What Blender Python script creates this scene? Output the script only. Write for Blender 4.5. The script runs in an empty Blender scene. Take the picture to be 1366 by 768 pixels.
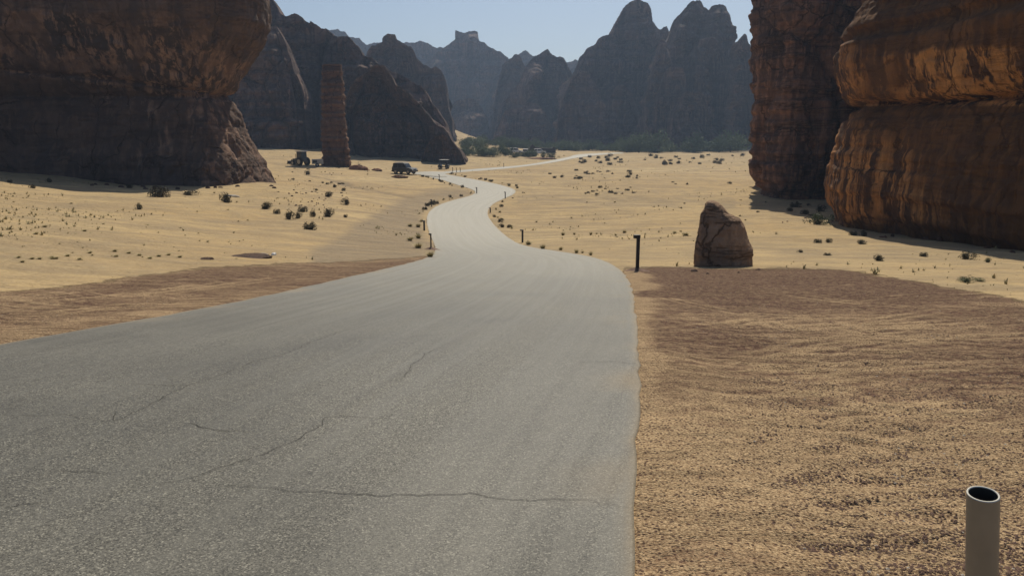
import bpy, bmesh, math, random
import numpy as np
from mathutils import Vector, Matrix
random.seed(7); RNG = np.random.default_rng(7)
S = bpy.context.scene
COL = S.collection
PI = math.pi

# ------------------------------------------------------------------ camera model
F = 1000.0; CX, CY, HOR = 683.0, 384.0, 180.0
PITCH = math.atan((CY - HOR) / F)
cp, sp = math.cos(PITCH), math.sin(PITCH)
def ray(px, py):
    u = (px - CX) / F; v = (CY - py) / F
    return np.array([u, cp + v * sp, -sp + v * cp])          # eye at the origin
def at(px, py, Y):                                            # point on the ray at forward distance Y
    d = ray(px, py); return d * (Y / d[1])
def project(X, Y, Z):
    dep = np.maximum(Y * cp - Z * sp, 1e-3)
    up = Y * sp + Z * cp
    return CX + F * X / dep, CY - F * up / dep

# ------------------------------------------------------------------ noise (numpy)
_P = RNG.permutation(256); _P = np.concatenate([_P, _P, _P])
_G = RNG.normal(size=(256, 3)); _G /= np.linalg.norm(_G, axis=1)[:, None]
def perlin(x, y, z):
    x, y, z = np.broadcast_arrays(np.asarray(x, float), y, z)
    xi, yi, zi = np.floor(x).astype(int), np.floor(y).astype(int), np.floor(z).astype(int)
    fx, fy, fz = x - xi, y - yi, z - zi
    xi &= 255; yi &= 255; zi &= 255
    f = lambda t: t * t * t * (t * (t * 6 - 15) + 10)
    u, v, w = f(fx), f(fy), f(fz)
    def g(i, j, k):
        h = _P[_P[_P[(xi + i) & 255] + ((yi + j) & 255)] + ((zi + k) & 255)]
        G = _G[h]
        return G[..., 0] * (fx - i) + G[..., 1] * (fy - j) + G[..., 2] * (fz - k)
    L = lambda a, b, t: a + (b - a) * t
    return L(L(L(g(0,0,0), g(1,0,0), u), L(g(0,1,0), g(1,1,0), u), v),
             L(L(g(0,0,1), g(1,0,1), u), L(g(0,1,1), g(1,1,1), u), v), w) * 1.6
def fbm(x, y, z, o=4, gain=.5):
    s = 0; a = 1; n = 0
    for i in range(o):
        s = s + a * perlin(x * 2**i + 17.3 * i, y * 2**i + 5.1 * i, z * 2**i + 9.7 * i); n += a; a *= gain
    return s / n
def ridged(x, y, z, o=3):
    s = 0; a = 1; n = 0
    for i in range(o):
        s = s + a * (1 - 2 * np.abs(perlin(x * 2**i + 3.3 * i, y * 2**i, z * 2**i + 7.7 * i))); n += a; a *= .5
    return s / n
def worley(x, y, z):
    x, y, z = np.broadcast_arrays(np.asarray(x, float), y, z)
    xi, yi, zi = np.floor(x).astype(int), np.floor(y).astype(int), np.floor(z).astype(int)
    f1 = np.full(x.shape, 9.); f2 = f1.copy(); idv = np.zeros(x.shape)
    for i in (-1, 0, 1):
        for j in (-1, 0, 1):
            for k in (-1, 0, 1):
                a, b, c = xi + i, yi + j, zi + k
                h = _P[_P[_P[a & 255] + (b & 255)] + (c & 255)]
                h2 = _P[h + 37]; h3 = _P[h + 91]
                d = np.sqrt((a + h / 256. - x)**2 + (b + h2 / 256. - y)**2 + (c + h3 / 256. - z)**2)
                m = d < f1
                f2 = np.where(m, f1, np.minimum(f2, d)); idv = np.where(m, h / 256., idv); f1 = np.where(m, d, f1)
    return f1, f2, idv
def sstep(a, b, x):
    t = np.clip((x - a) / (b - a), 0, 1); return t * t * (3 - 2 * t)

# ------------------------------------------------------------------ smooth ground from control points
CTRL = [ # px, py, forward distance
 (683,768,3.05),(300,768,3.05),(1300,768,3.0),(20,768,3.0),(848,600,4.4),(300,560,5.0),
 (4,472,7.0),(850,470,7.2),(500,440,8.3),(1340,470,7.6),(840,400,12.2),(500,400,12.0),(4,388,12.0),(1366,402,12.2),(1100,400,13.0),
 (820,362,20),(620,360,19.5),(1000,360,20.5),(965,357,22),(1150,362,19.5),(1366,358,22),(1250,345,29),
 (700,345,25),(600,345,25),(420,350,21),(200,355,18),(620,325,40),(697,325,44),(620,300,58),(610,280,73),(660,262,90),(600,262,88),
 (680,250,101),(600,240,115),(560,232,135),(640,227,150),(700,221,180),(770,208,255),(830,203,310),
 (150,330,22),(4,300,27),(150,280,42),(4,262,44),(4,228,72),(150,243,73),(290,252,70),(370,243,80),(300,265,58),(410,290,47),(450,320,34),(500,300,46),
 (520,262,82),(450,250,92),(400,222,135),(540,232,133),(355,196,205),(450,214,172),(560,221,172),(620,222,178),(330,215,140),
 (850,340,31),(750,325,41),(900,300,57),(800,250,100),(1000,300,54),(1000,235,128),(900,225,160),(1000,201,330),(880,203,330),
 (1149,303,53),(1366,325,42),(1060,266,85),(1106,285,65),(1200,300,60),
 (680,196,440),(620,187,420),(800,192,500),(1000,192,520),
 (300,190,600),(683,187,800),(1100,187,800),(683,184.7,1300),(100,184.7,1300),(1300,184.7,1300),
]
cpts = []
for px, py, Y in CTRL:
    p = at(px, py, Y); cpts.append((math.atan2(p[0], p[1]), math.hypot(p[0], p[1]), p[2]))
for a in (-1.2, 1.2):
    for r, z in ((.8,-1.62),(3,-1.75),(8,-2.0),(25,-2.8 if a < 0 else -3.6),(70,-3.8 if a < 0 else -5.0),(250,-4),(1300,-6)): cpts.append((a, r, z))
for a in (-.6, 0, .6): cpts.append((a, .5, -1.64)); cpts.append((a, 1.5, -1.68))
cpts = np.array(cpts)
KA = 2.2
cu = np.stack([cpts[:, 0] * KA, np.log(cpts[:, 1])], 1)
def tps(r): return np.where(r > 1e-9, r * r * np.log(np.maximum(r, 1e-9)), 0)
def _solve():
    n = len(cu); K = tps(np.linalg.norm(cu[:, None] - cu[None], axis=2)) + np.eye(n) * .012
    Pm = np.hstack([np.ones((n, 1)), cu]); A = np.zeros((n + 3, n + 3)); A[:n, :n] = K; A[:n, n:] = Pm; A[n:, :n] = Pm.T
    return np.linalg.solve(A, np.concatenate([cpts[:, 2], np.zeros(3)]))
W = _solve()
def gz(X, Y):
    X = np.atleast_1d(np.asarray(X, float)); Y = np.atleast_1d(np.asarray(Y, float))
    r = np.clip(np.hypot(X, Y), .5, 1300); a0 = np.arctan2(X, Y); a = np.clip(a0, -1.25, 1.25) * KA; l = np.log(r)
    out = W[-3] + W[-2] * a + W[-1] * l
    for i in range(len(cu)): out = out + W[i] * tps(np.hypot(a - cu[i, 0], l - cu[i, 1]))
    back = -1.66 - .55 * np.log(1 + r / 6)
    k = sstep(1.1, 2.2, np.abs(a0))
    return np.clip(out * (1 - k) + back * k, -11, 6)
def hit(px, py, far=1200):
    d = ray(px, py); t = np.geomspace(1.5, far, 500) / d[1]
    P = d[None] * t[:, None]
    below = P[:, 2] < gz(P[:, 0], P[:, 1])
    i = int(np.argmax(below)) if below.any() else len(t) - 1
    lo, hi = t[max(i - 1, 0)], t[i]
    for _ in range(18):
        m = (lo + hi) / 2; p = d * m
        if p[2] < gz(p[0], p[1])[0]: hi = m
        else: lo = m
    return d * hi

# ------------------------------------------------------------------ road outlines (traced, then cast on the ground)
def cat(P, n):
    P = np.array(P, float); d = np.r_[0, np.cumsum(np.linalg.norm(np.diff(P, axis=0), axis=1))]
    # smooth resample: Catmull-Rom on equal arc length
    out = []; T = np.linspace(0, d[-1], n)
    for t in T:
        i = min(max(np.searchsorted(d, t, side='right') - 1, 0), len(P) - 2)
        u = (t - d[i]) / max(d[i + 1] - d[i], 1e-9)
        p0, p1, p2, p3 = P[max(i - 1, 0)], P[i], P[i + 1], P[min(i + 2, len(P) - 1)]
        out.append(.5 * ((2 * p1) + (-p0 + p2) * u + (2*p0 - 5*p1 + 4*p2 - p3) * u*u + (-p0 + 3*p1 - 3*p2 + p3) * u**3))
    return np.array(out)
LE = [(4,472),(120,446),(240,420),(350,396),(440,375),(500,362),(540,354),(565,347),(580,338),(580,327),(574,314),(570,302),(569,291),(571,284),(577,278),(588,272),(603,267.5),(620,263),(634,259.5),(637,256.5),(631,253),(618,249),(604,245),(593,241),(579,237.7),(565,234.5),(556,231.8)]
RE = [(848,768),(852,690),(855,560),(854,470),(849,410),(843,382),(834,363),(811,349.5),(791,342),(765,337.5),(731,334),(708,330),(688,323),(674,314),(661,302),(653,292),(650,284),(653,276),(664,268),(681,261.5),(690,257),(688,253),(676,248.7),(656,244),(638,240.5),(620,237),(604,234.3),(594,232.3),(588,230)]
le = [hit(*p)[:2] for p in LE]; re_ = [hit(*p)[:2] for p in RE]
le = [np.array([-12.0, -22.0]), np.array([-10.5, -9.0]), np.array([-8.6, 0.5]), np.array([-7.0, 3.6])] + le[0:]
re_ = [np.array([-3.4, -22.0]), np.array([-1.5, -9.0]), np.array([.03, .2])] + re_
# pair by equal progress with anchor correspondence
def dense(P, m=900): return cat(P, m)
dl, dr = dense(le), dense(re_)
def nearest_path(A, B):      # monotone correspondence (dynamic time warping, subsampled)
    a = A[::6]; b = B[::6]; n, m = len(a), len(b)
    D = np.linalg.norm(a[:, None] - b[None], axis=2); D = D / (3 + .02 * D.min(axis=1, keepdims=True)); C = np.full((n, m), 1e18); C[0, 0] = D[0, 0]
    for i in range(n):
        for j in range(m):
            if i or j: C[i, j] = D[i, j] + min(C[i-1, j] if i else 1e18, C[i, j-1] if j else 1e18, C[i-1, j-1] if i and j else 1e18)
    i, j = n - 1, m - 1; path = [(i, j)]
    while i or j:
        o = [(C[i-1, j-1], i-1, j-1)] if i and j else []
        if i: o.append((C[i-1, j], i-1, j))
        if j: o.append((C[i, j-1], i, j-1))
        _, i, j = min(o); path.append((i, j))
    path.reverse(); return np.array([np.r_[a[i], b[j]] for i, j in path])
pairs = nearest_path(dl, dr)
k = np.ones(9) / 9
pp = np.pad(pairs, ((4, 4), (0, 0)), mode='edge'); pairs = np.stack([np.convolve(pp[:, c], k, 'valid') for c in range(4)], 1)
B1 = [(586,229.3),(600,228.3),(640,225),(671,222.6),(701,219.8),(732,214.8),(757,209.6),(768,206.6),(790,204.8),(830,203.6)]
B2 = [(590,232.6),(602,230.8),(640,228.1),(671,225.4),(701,222),(732,217.8),(753,214),(770,210.8),(800,207),(832,204.6)]
b1 = cat([hit(*p)[:2] for p in B1], 120); b2 = cat([hit(*p)[:2] for p in B2], 120)
PAD1 = [(548,230.2),(560,229.2),(575,228.7),(592,229)]; PAD2 = [(550,232.2),(562,233.6),(578,236),(596,236)]
q1 = cat([hit(*p)[:2] for p in PAD1], 20); q2 = cat([hit(*p)[:2] for p in PAD2], 20)

def inpoly(P, x, y):
    c = np.zeros(x.shape, bool); n = len(P)
    for i in range(n):
        x1, y1 = P[i]; x2, y2 = P[(i + 1) % n]
        if y1 == y2: continue
        c ^= ((y1 > y) != (y2 > y)) & (x < (x2 - x1) * (y - y1) / (y2 - y1) + x1)
    return c
def dist_line(P, x, y):
    d = np.full(x.shape, 1e9)
    P = np.asarray(P)
    for i in range(len(P) - 1):
        a, b = P[i], P[i + 1]; ab = b - a; L = max(ab @ ab, 1e-9)
        t = np.clip(((x - a[0]) * ab[0] + (y - a[1]) * ab[1]) / L, 0, 1)
        d = np.minimum(d, np.hypot(x - a[0] - t * ab[0], y - a[1] - t * ab[1]))
    return d
ROADS = [np.vstack([pairs[:, :2], pairs[::-1, 2:]]), np.vstack([b1, b2[::-1]]), np.vstack([q1, q2[::-1]])]
def road_sd(x, y):           # signed distance to road edge, negative inside
    best = np.full(x.shape, 1e9)
    for R, sub in zip(ROADS, (2, 3, 2)):
        Rs = R[::sub]; d = dist_line(np.vstack([Rs, Rs[:1]]), x, y)
        best = np.minimum(best, np.where(inpoly(Rs, x, y), -d, d))
    return best

# ------------------------------------------------------------------ helpers
def tag(o, label=None, cat_=None, group=None, kind=None):
    if label: o['label'] = label
    if cat_: o['category'] = cat_
    if group: o['group'] = group
    if kind: o['kind'] = kind
    return o
def empty(name, loc, rz=0, rx=0, ry=0):
    o = bpy.data.objects.new(name, None); o.location = loc; o.rotation_euler = (rx, ry, rz); o.empty_display_size = .3
    COL.objects.link(o); return o
def np_mesh(name, V, Fq, mat, parent=None, smooth=True, attrs=None):
    me = bpy.data.meshes.new(name); V = np.asarray(V, np.float32); Fq = np.asarray(Fq, np.int32)
    me.vertices.add(len(V)); me.vertices.foreach_set('co', V.ravel())
    k = Fq.shape[1]; me.loops.add(Fq.size); me.loops.foreach_set('vertex_index', Fq.ravel())
    me.polygons.add(len(Fq)); me.polygons.foreach_set('loop_start', np.arange(0, Fq.size, k, dtype=np.int32))
    me.polygons.foreach_set('loop_total', np.full(len(Fq), k, np.int32))
    me.polygons.foreach_set('use_smooth', np.full(len(Fq), smooth))
    me.update(calc_edges=True); me.validate()
    if attrs:
        for n, a in attrs.items():
            at_ = me.attributes.new(n, 'FLOAT', 'POINT'); at_.data.foreach_set('value', np.asarray(a, np.float32))
    if mat: me.materials.append(mat)
    o = bpy.data.objects.new(name, me); COL.objects.link(o)
    if parent: o.parent = parent
    return o
def bm_obj(name, bm, mat, parent=None, smooth=False, loc=None):
    me = bpy.data.meshes.new(name); bmesh.ops.recalc_face_normals(bm, faces=bm.faces[:]); bm.to_mesh(me); bm.free()
    if smooth:
        for p in me.polygons: p.use_smooth = True
    me.materials.append(mat); o = bpy.data.objects.new(name, me); COL.objects.link(o)
    if parent: o.parent = parent
    if loc: o.location = loc
    return o
def grid_faces(n, m, wrap=False):
    i = np.arange(n - 1)[:, None]; j = np.arange(m if wrap else m - 1)[None]
    a = i * m + j; b = i * m + (j + 1) % m
    return np.stack([a, b, b + m, a + m], -1).reshape(-1, 4)
def box(bm, x0, x1, y0, y1, z0, z1, bev=0):
    t = bmesh.new(); bmesh.ops.create_cube(t, size=1)
    for v in t.verts: v.co = Vector(((x0 + x1) / 2 + v.co.x * (x1 - x0), (y0 + y1) / 2 + v.co.y * (y1 - y0), (z0 + z1) / 2 + v.co.z * (z1 - z0)))
    if bev: bmesh.ops.bevel(t, geom=t.edges[:], offset=bev, segments=2, affect='EDGES', profile=.6)
    me = bpy.data.meshes.new('t'); t.to_mesh(me); t.free(); bm.from_mesh(me); bpy.data.meshes.remove(me)
def prism(bm, prof, y0, y1, bev=0, taper=None):      # prof: xz outline extruded along y; taper(x,z)->y scale
    t = bmesh.new(); n = len(prof); ym = (y0 + y1) / 2; hw = (y1 - y0) / 2
    A = [t.verts.new((x, ym - hw * (taper(x, z) if taper else 1), z)) for x, z in prof]
    B = [t.verts.new((x, ym + hw * (taper(x, z) if taper else 1), z)) for x, z in prof]
    t.faces.new(A); t.faces.new(B[::-1])
    for i in range(n): t.faces.new((A[i], B[i], B[(i + 1) % n], A[(i + 1) % n]))
    bmesh.ops.recalc_face_normals(t, faces=t.faces[:])
    if bev: bmesh.ops.bevel(t, geom=t.edges[:], offset=bev, segments=2, affect='EDGES', profile=.6)
    me = bpy.data.meshes.new('t'); t.to_mesh(me); t.free(); bm.from_mesh(me); bpy.data.meshes.remove(me)
def tube(bm, p0, p1, r0, r1=None, seg=12, caps=True):
    p0, p1 = Vector(p0), Vector(p1); d = p1 - p0; r1 = r0 if r1 is None else r1
    q = d.to_track_quat('Z', 'Y').to_matrix().to_4x4()
    bmesh.ops.create_cone(bm, cap_ends=caps, segments=seg, radius1=r0, radius2=r1, depth=d.length, matrix=Matrix.Translation((p0 + p1) / 2) @ q)

# ------------------------------------------------------------------ materials
def newmat(name):
    m = bpy.data.materials.new(name); m.use_nodes = True; nt = m.node_tree
    return m, nt, nt.nodes['Principled BSDF']
def N(nt, t, **kw):
    n = nt.nodes.new(t)
    for a, v in kw.items():
        if a.startswith('i_'):
            n.inputs[a[2:].replace('_', ' ')].default_value = v
        else: setattr(n, a, v)
    return n
def noise(nt, vec, scale, detail=4, rough=.55, dist=0):
    n = N(nt, 'ShaderNodeTexNoise'); n.inputs['Scale'].default_value = scale; n.inputs['Detail'].default_value = detail
    n.inputs['Roughness'].default_value = rough; n.inputs['Distortion'].default_value = dist
    nt.links.new(vec, n.inputs['Vector']); return n.outputs['Fac']
def mapping(nt, vec, sc=(1,1,1), rot=(0,0,0)):
    n = N(nt, 'ShaderNodeMapping'); n.inputs['Scale'].default_value = sc; n.inputs['Rotation'].default_value = rot
    nt.links.new(vec, n.inputs['Vector']); return n.outputs['Vector']
def ramp(nt, fac, stops, interp='LINEAR'):
    n = N(nt, 'ShaderNodeValToRGB'); cr = n.color_ramp; cr.interpolation = interp
    while len(cr.elements) > 1: cr.elements.remove(cr.elements[-1])
    for i, (p, c) in enumerate(stops):
        e = cr.elements[0] if i == 0 else cr.elements.new(p)
        e.position = p; e.color = (c, c, c, 1) if not hasattr(c, '__len__') else (*c, 1)
    nt.links.new(fac, n.inputs['Fac']); return n.outputs['Color']
def mix(nt, fac, a, b, mode='MIX'):
    n = N(nt, 'ShaderNodeMix', data_type='RGBA', blend_type=mode)
    for s, v in ((0, fac), (6, a), (7, b)):
        if isinstance(v, (int, float)): n.inputs[s].default_value = v if s == 0 else (v, v, v, 1)
        elif isinstance(v, tuple): n.inputs[s].default_value = (*v, 1)
        else: nt.links.new(v, n.inputs[s])
    return n.outputs[2]
def math_(nt, op, a, b=None, clamp=False):
    n = N(nt, 'ShaderNodeMath', operation=op, use_clamp=clamp)
    for i, v in enumerate((a, b)):
        if v is None: continue
        if isinstance(v, (int, float)): n.inputs[i].default_value = v
        else: nt.links.new(v, n.inputs[i])
    return n.outputs[0]
def bump(nt, h, strength, dist, prev=None):
    n = N(nt, 'ShaderNodeBump'); n.inputs['Strength'].default_value = strength; n.inputs['Distance'].default_value = dist
    nt.links.new(h, n.inputs['Height'])
    if prev: nt.links.new(prev, n.inputs['Normal'])
    return n.outputs['Normal']
def attr(nt, name): return N(nt, 'ShaderNodeAttribute', attribute_name=name).outputs['Fac']
def simple(name, col, rough=.6, metal=0, var=.15, scale=6, spec=.5):
    m, nt, b = newmat(name); tc = N(nt, 'ShaderNodeTexCoord').outputs['Object']
    n = noise(nt, tc, scale, 5)
    c = mix(nt, ramp(nt, n, [(.3, 0), (.7, 1)]), tuple(x * (1 - var) for x in col), tuple(min(1, x * (1 + var)) for x in col))
    nt.links.new(c, b.inputs['Base Color']); b.inputs['Roughness'].default_value = rough; b.inputs['Metallic'].default_value = metal
    b.inputs['Specular IOR Level'].default_value = spec
    return m

def mat_ground():
    m, nt, b = newmat('sand and gravel'); P = N(nt, 'ShaderNodeNewGeometry').outputs['Position']
    L = nt.links
    big = noise(nt, P, .035, 5); mid = noise(nt, P, .5, 5, .6); fine = noise(nt, P, 9, 4, .65); grain = noise(nt, P, 70, 3, .6)
    sand = mix(nt, ramp(nt, big, [(.35, 0), (.65, 1)]), (.42, .295, .145), (.50, .375, .20))
    sand = mix(nt, ramp(nt, mid, [(.42, 0), (.68, 1)]), sand, (.33, .25, .145))
    streak = noise(nt, mapping(nt, P, (.05, .35, 1), (0, 0, .15)), 1, 5, .6, .8)
    sand = mix(nt, math_(nt, 'MULTIPLY', ramp(nt, streak, [(.46, 0), (.62, 1)]), .6), sand, (.27, .20, .12))
    # dirt track : greyer brown
    tr = attr(nt, 'track')
    tcol = mix(nt, ramp(nt, noise(nt, mapping(nt, P, (.25, .9, 1), (0, 0, -.5)), 1.4, 4), [(.35, 0), (.65, 1)]), (.20, .155, .105), (.28, .22, .145))
    sand = mix(nt, math_(nt, 'MULTIPLY', tr, math_(nt, 'ADD', .45, math_(nt, 'MULTIPLY', mid, .8)), True), sand, tcol)
    # gravel : red-brown chips over sand, raked in wavy lines
    sand = mix(nt, math_(nt, 'MULTIPLY', ramp(nt, noise(nt, P, 2.2, 6, .7), [(.5, 0), (.62, 1)]), .35), sand, (.23, .17, .105))
    sand = mix(nt, math_(nt, 'MULTIPLY', ramp(nt, fine, [(.5, 0), (.7, 1)]), .35), sand, (.50, .41, .27))
    g0 = attr(nt, 'gravel'); red = attr(nt, 'red')
    gj = math_(nt, 'ADD', g0, math_(nt, 'MULTIPLY', math_(nt, 'SUBTRACT', noise(nt, P, 2.4, 6, .75), .5), 1.3))
    g = ramp(nt, gj, [(.42, 0), (.6, 1)])
    wn = N(nt, 'ShaderNodeTexNoise'); wn.inputs['Scale'].default_value = .32; wn.inputs['Detail'].default_value = 3; L.new(P, wn.inputs['Vector'])
    wv = N(nt, 'ShaderNodeVectorMath', operation='MULTIPLY_ADD'); wv.inputs[1].default_value = (3.2, 3.2, 0); L.new(wn.outputs['Color'], wv.inputs[0]); L.new(P, wv.inputs[2]); PW = wv.outputs[0]
    rk = noise(nt, mapping(nt, PW, (.5, 3.4, 1), (0, 0, .16)), 1.5, 6, .68, 1.3)
    rk2 = noise(nt, mapping(nt, PW, (.25, 1.3, 1), (0, 0, -.14)), 1.3, 5, .66, 2.2)
    rake = math_(nt, 'ADD', math_(nt, 'MULTIPLY', rk, .6), math_(nt, 'MULTIPLY', rk2, .4))
    thr = math_(nt, 'ADD', math_(nt, 'MULTIPLY', red, .46), .335)
    cover = math_(nt, 'MULTIPLY', math_(nt, 'ADD', math_(nt, 'SUBTRACT', thr, rake), .08), 5.0, True)
    vor = N(nt, 'ShaderNodeTexVoronoi'); vor.inputs['Scale'].default_value = 75; L.new(P, vor.inputs['Vector'])
    vor2 = N(nt, 'ShaderNodeTexVoronoi'); vor2.inputs['Scale'].default_value = 40; L.new(P, vor2.inputs['Vector'])
    chip = ramp(nt, N2(nt, vor), [(.0, (.03, .018, .014)), (.35, (.075, .038, .028)), (.7, (.12, .062, .042)), (1, (.24, .155, .095))])
    chip = mix(nt, math_(nt, 'MULTIPLY', ramp(nt, fine, [(.4, 0), (.7, 1)]), .5), chip, (.12, .052, .042))
    sg = mix(nt, ramp(nt, grain, [(.38, 0), (.62, 1)]), (.235, .15, .083), (.53, .385, .225))
    dots = ramp(nt, vor2.outputs['Distance'], [(.28, 1), (.40, 0)])
    dotsel = math_(nt, 'GREATER_THAN', N2(nt, vor2), .42)
    sg = mix(nt, math_(nt, 'MULTIPLY', dots, dotsel), sg, (.085, .05, .036))
    cov2 = math_(nt, 'MULTIPLY', cover, math_(nt, 'ADD', math_(nt, 'ADD', .35, math_(nt, 'MULTIPLY', red, .4)), math_(nt, 'MULTIPLY', grain, .8)), True)
    brk = ramp(nt, noise(nt, P, 11, 5, .75), [(.40, .45), (.54, 1)])
    cov2 = math_(nt, 'MULTIPLY', cov2, brk)
    gravel = mix(nt, cov2, sg, chip)
    col = mix(nt, g, sand, gravel)
    # small scattered chips and dead twigs darken open sand far away
    sp1 = N(nt, 'ShaderNodeTexVoronoi'); sp1.inputs['Scale'].default_value = 2.6; L.new(P, sp1.inputs['Vector'])
    spm = math_(nt, 'MULTIPLY', ramp(nt, sp1.outputs['Distance'], [(.07, 1), (.16, 0)]), math_(nt, 'GREATER_THAN', N2(nt, sp1), .35))
    spm = math_(nt, 'MULTIPLY', spm, ramp(nt, noise(nt, P, .13, 3), [(.45, 0), (.6, .8)]))
    spm = math_(nt, 'MULTIPLY', spm, math_(nt, 'SUBTRACT', 1, g))
    col = mix(nt, spm, col, (.12, .085, .05))
    L.new(col, b.inputs['Base Color']); b.inputs['Roughness'].default_value = .95; b.inputs['Specular IOR Level'].default_value = .15
    nb = bump(nt, mid, .8, .4); nb = bump(nt, noise(nt, P, 2.2, 6, .7), .6, .12, nb)
    nb = bump(nt, fine, .6, .05, nb)
    nb = bump(nt, math_(nt, 'MULTIPLY', rake, g), .8, .12, nb)
    nb = bump(nt, math_(nt, 'MULTIPLY', math_(nt, 'SUBTRACT', 1, vor.outputs['Distance']), g), .8, .012, nb)
    L.new(nb, b.inputs['Normal'])
    return m
def N2(nt, vor):
    s = N(nt, 'ShaderNodeSeparateColor'); nt.links.new(vor.outputs['Color'], s.inputs[0]); return s.outputs[0]

def mat_road():
    m, nt, b = newmat('old asphalt'); L = nt.links; P = N(nt, 'ShaderNodeNewGeometry').outputs['Position']
    uv = N(nt, 'ShaderNodeCombineXYZ'); L.new(attr(nt, 'across'), uv.inputs[0]); L.new(attr(nt, 'along'), uv.inputs[1]); uvv = uv.outputs[0]
    grain = noise(nt, P, 120, 2, .7); blot = noise(nt, P, .6, 5, .6); mid = noise(nt, P, 5, 5, .6)
    v = N(nt, 'ShaderNodeTexVoronoi'); v.inputs['Scale'].default_value = 125; L.new(P, v.inputs['Vector'])
    c = mix(nt, ramp(nt, blot, [(.32, 0), (.68, 1)]), (.108, .103, .084), (.152, .145, .119))
    stone = ramp(nt, N2(nt, v), [(0, .3), (.5, .9), (.85, 1.25), (1, 2.3)])
    c = mix(nt, 1, c, stone, 'MULTIPLY')
    c = mix(nt, math_(nt, 'MULTIPLY', ramp(nt, grain, [(.45, 0), (.7, 1)]), .35), c, (.05, .045, .04))
    lines = noise(nt, mapping(nt, uvv, (2.2, .035, 1)), 1.6, 5, .6, .35)
    c = mix(nt, math_(nt, 'MULTIPLY', ramp(nt, lines, [(.48, 0), (.64, 1)]), .32), c, (.17, .162, .132))
    c = mix(nt, math_(nt, 'MULTIPLY', ramp(nt, noise(nt, mapping(nt, uvv, (3.4, .06, 1)), 1.9, 4), [(.55, 0), (.7, 1)]), .18), c, (.06, .056, .05))
    c = mix(nt, math_(nt, 'MULTIPLY', attr(nt, 'dust_sheen'), math_(nt, 'ADD', .55, math_(nt, 'MULTIPLY', lines, .5)), True), c, (.36, .335, .265))  # pale dusty tone that also carries the painted far sheen
    dusty = attr(nt, 'dust')
    c = mix(nt, math_(nt, 'MULTIPLY', dusty, math_(nt, 'ADD', .3, mid), True), c, (.36, .27, .165))
    L.new(c, b.inputs['Base Color'])
    r = ramp(nt, blot, [(.3, .50), (.7, .62)]); r = mix(nt, math_(nt, 'MULTIPLY', ramp(nt, lines, [(.4, 0), (.6, 1)]), .6), r, .44)
    L.new(mix(nt, dusty, r, .9), b.inputs['Roughness']); b.inputs['Specular IOR Level'].default_value = .35
    nb = bump(nt, mid, .25, .02); nb = bump(nt, math_(nt, 'ADD', N2(nt, v), grain), .45, .005, nb)
    L.new(nb, b.inputs['Normal']); return m

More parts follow.
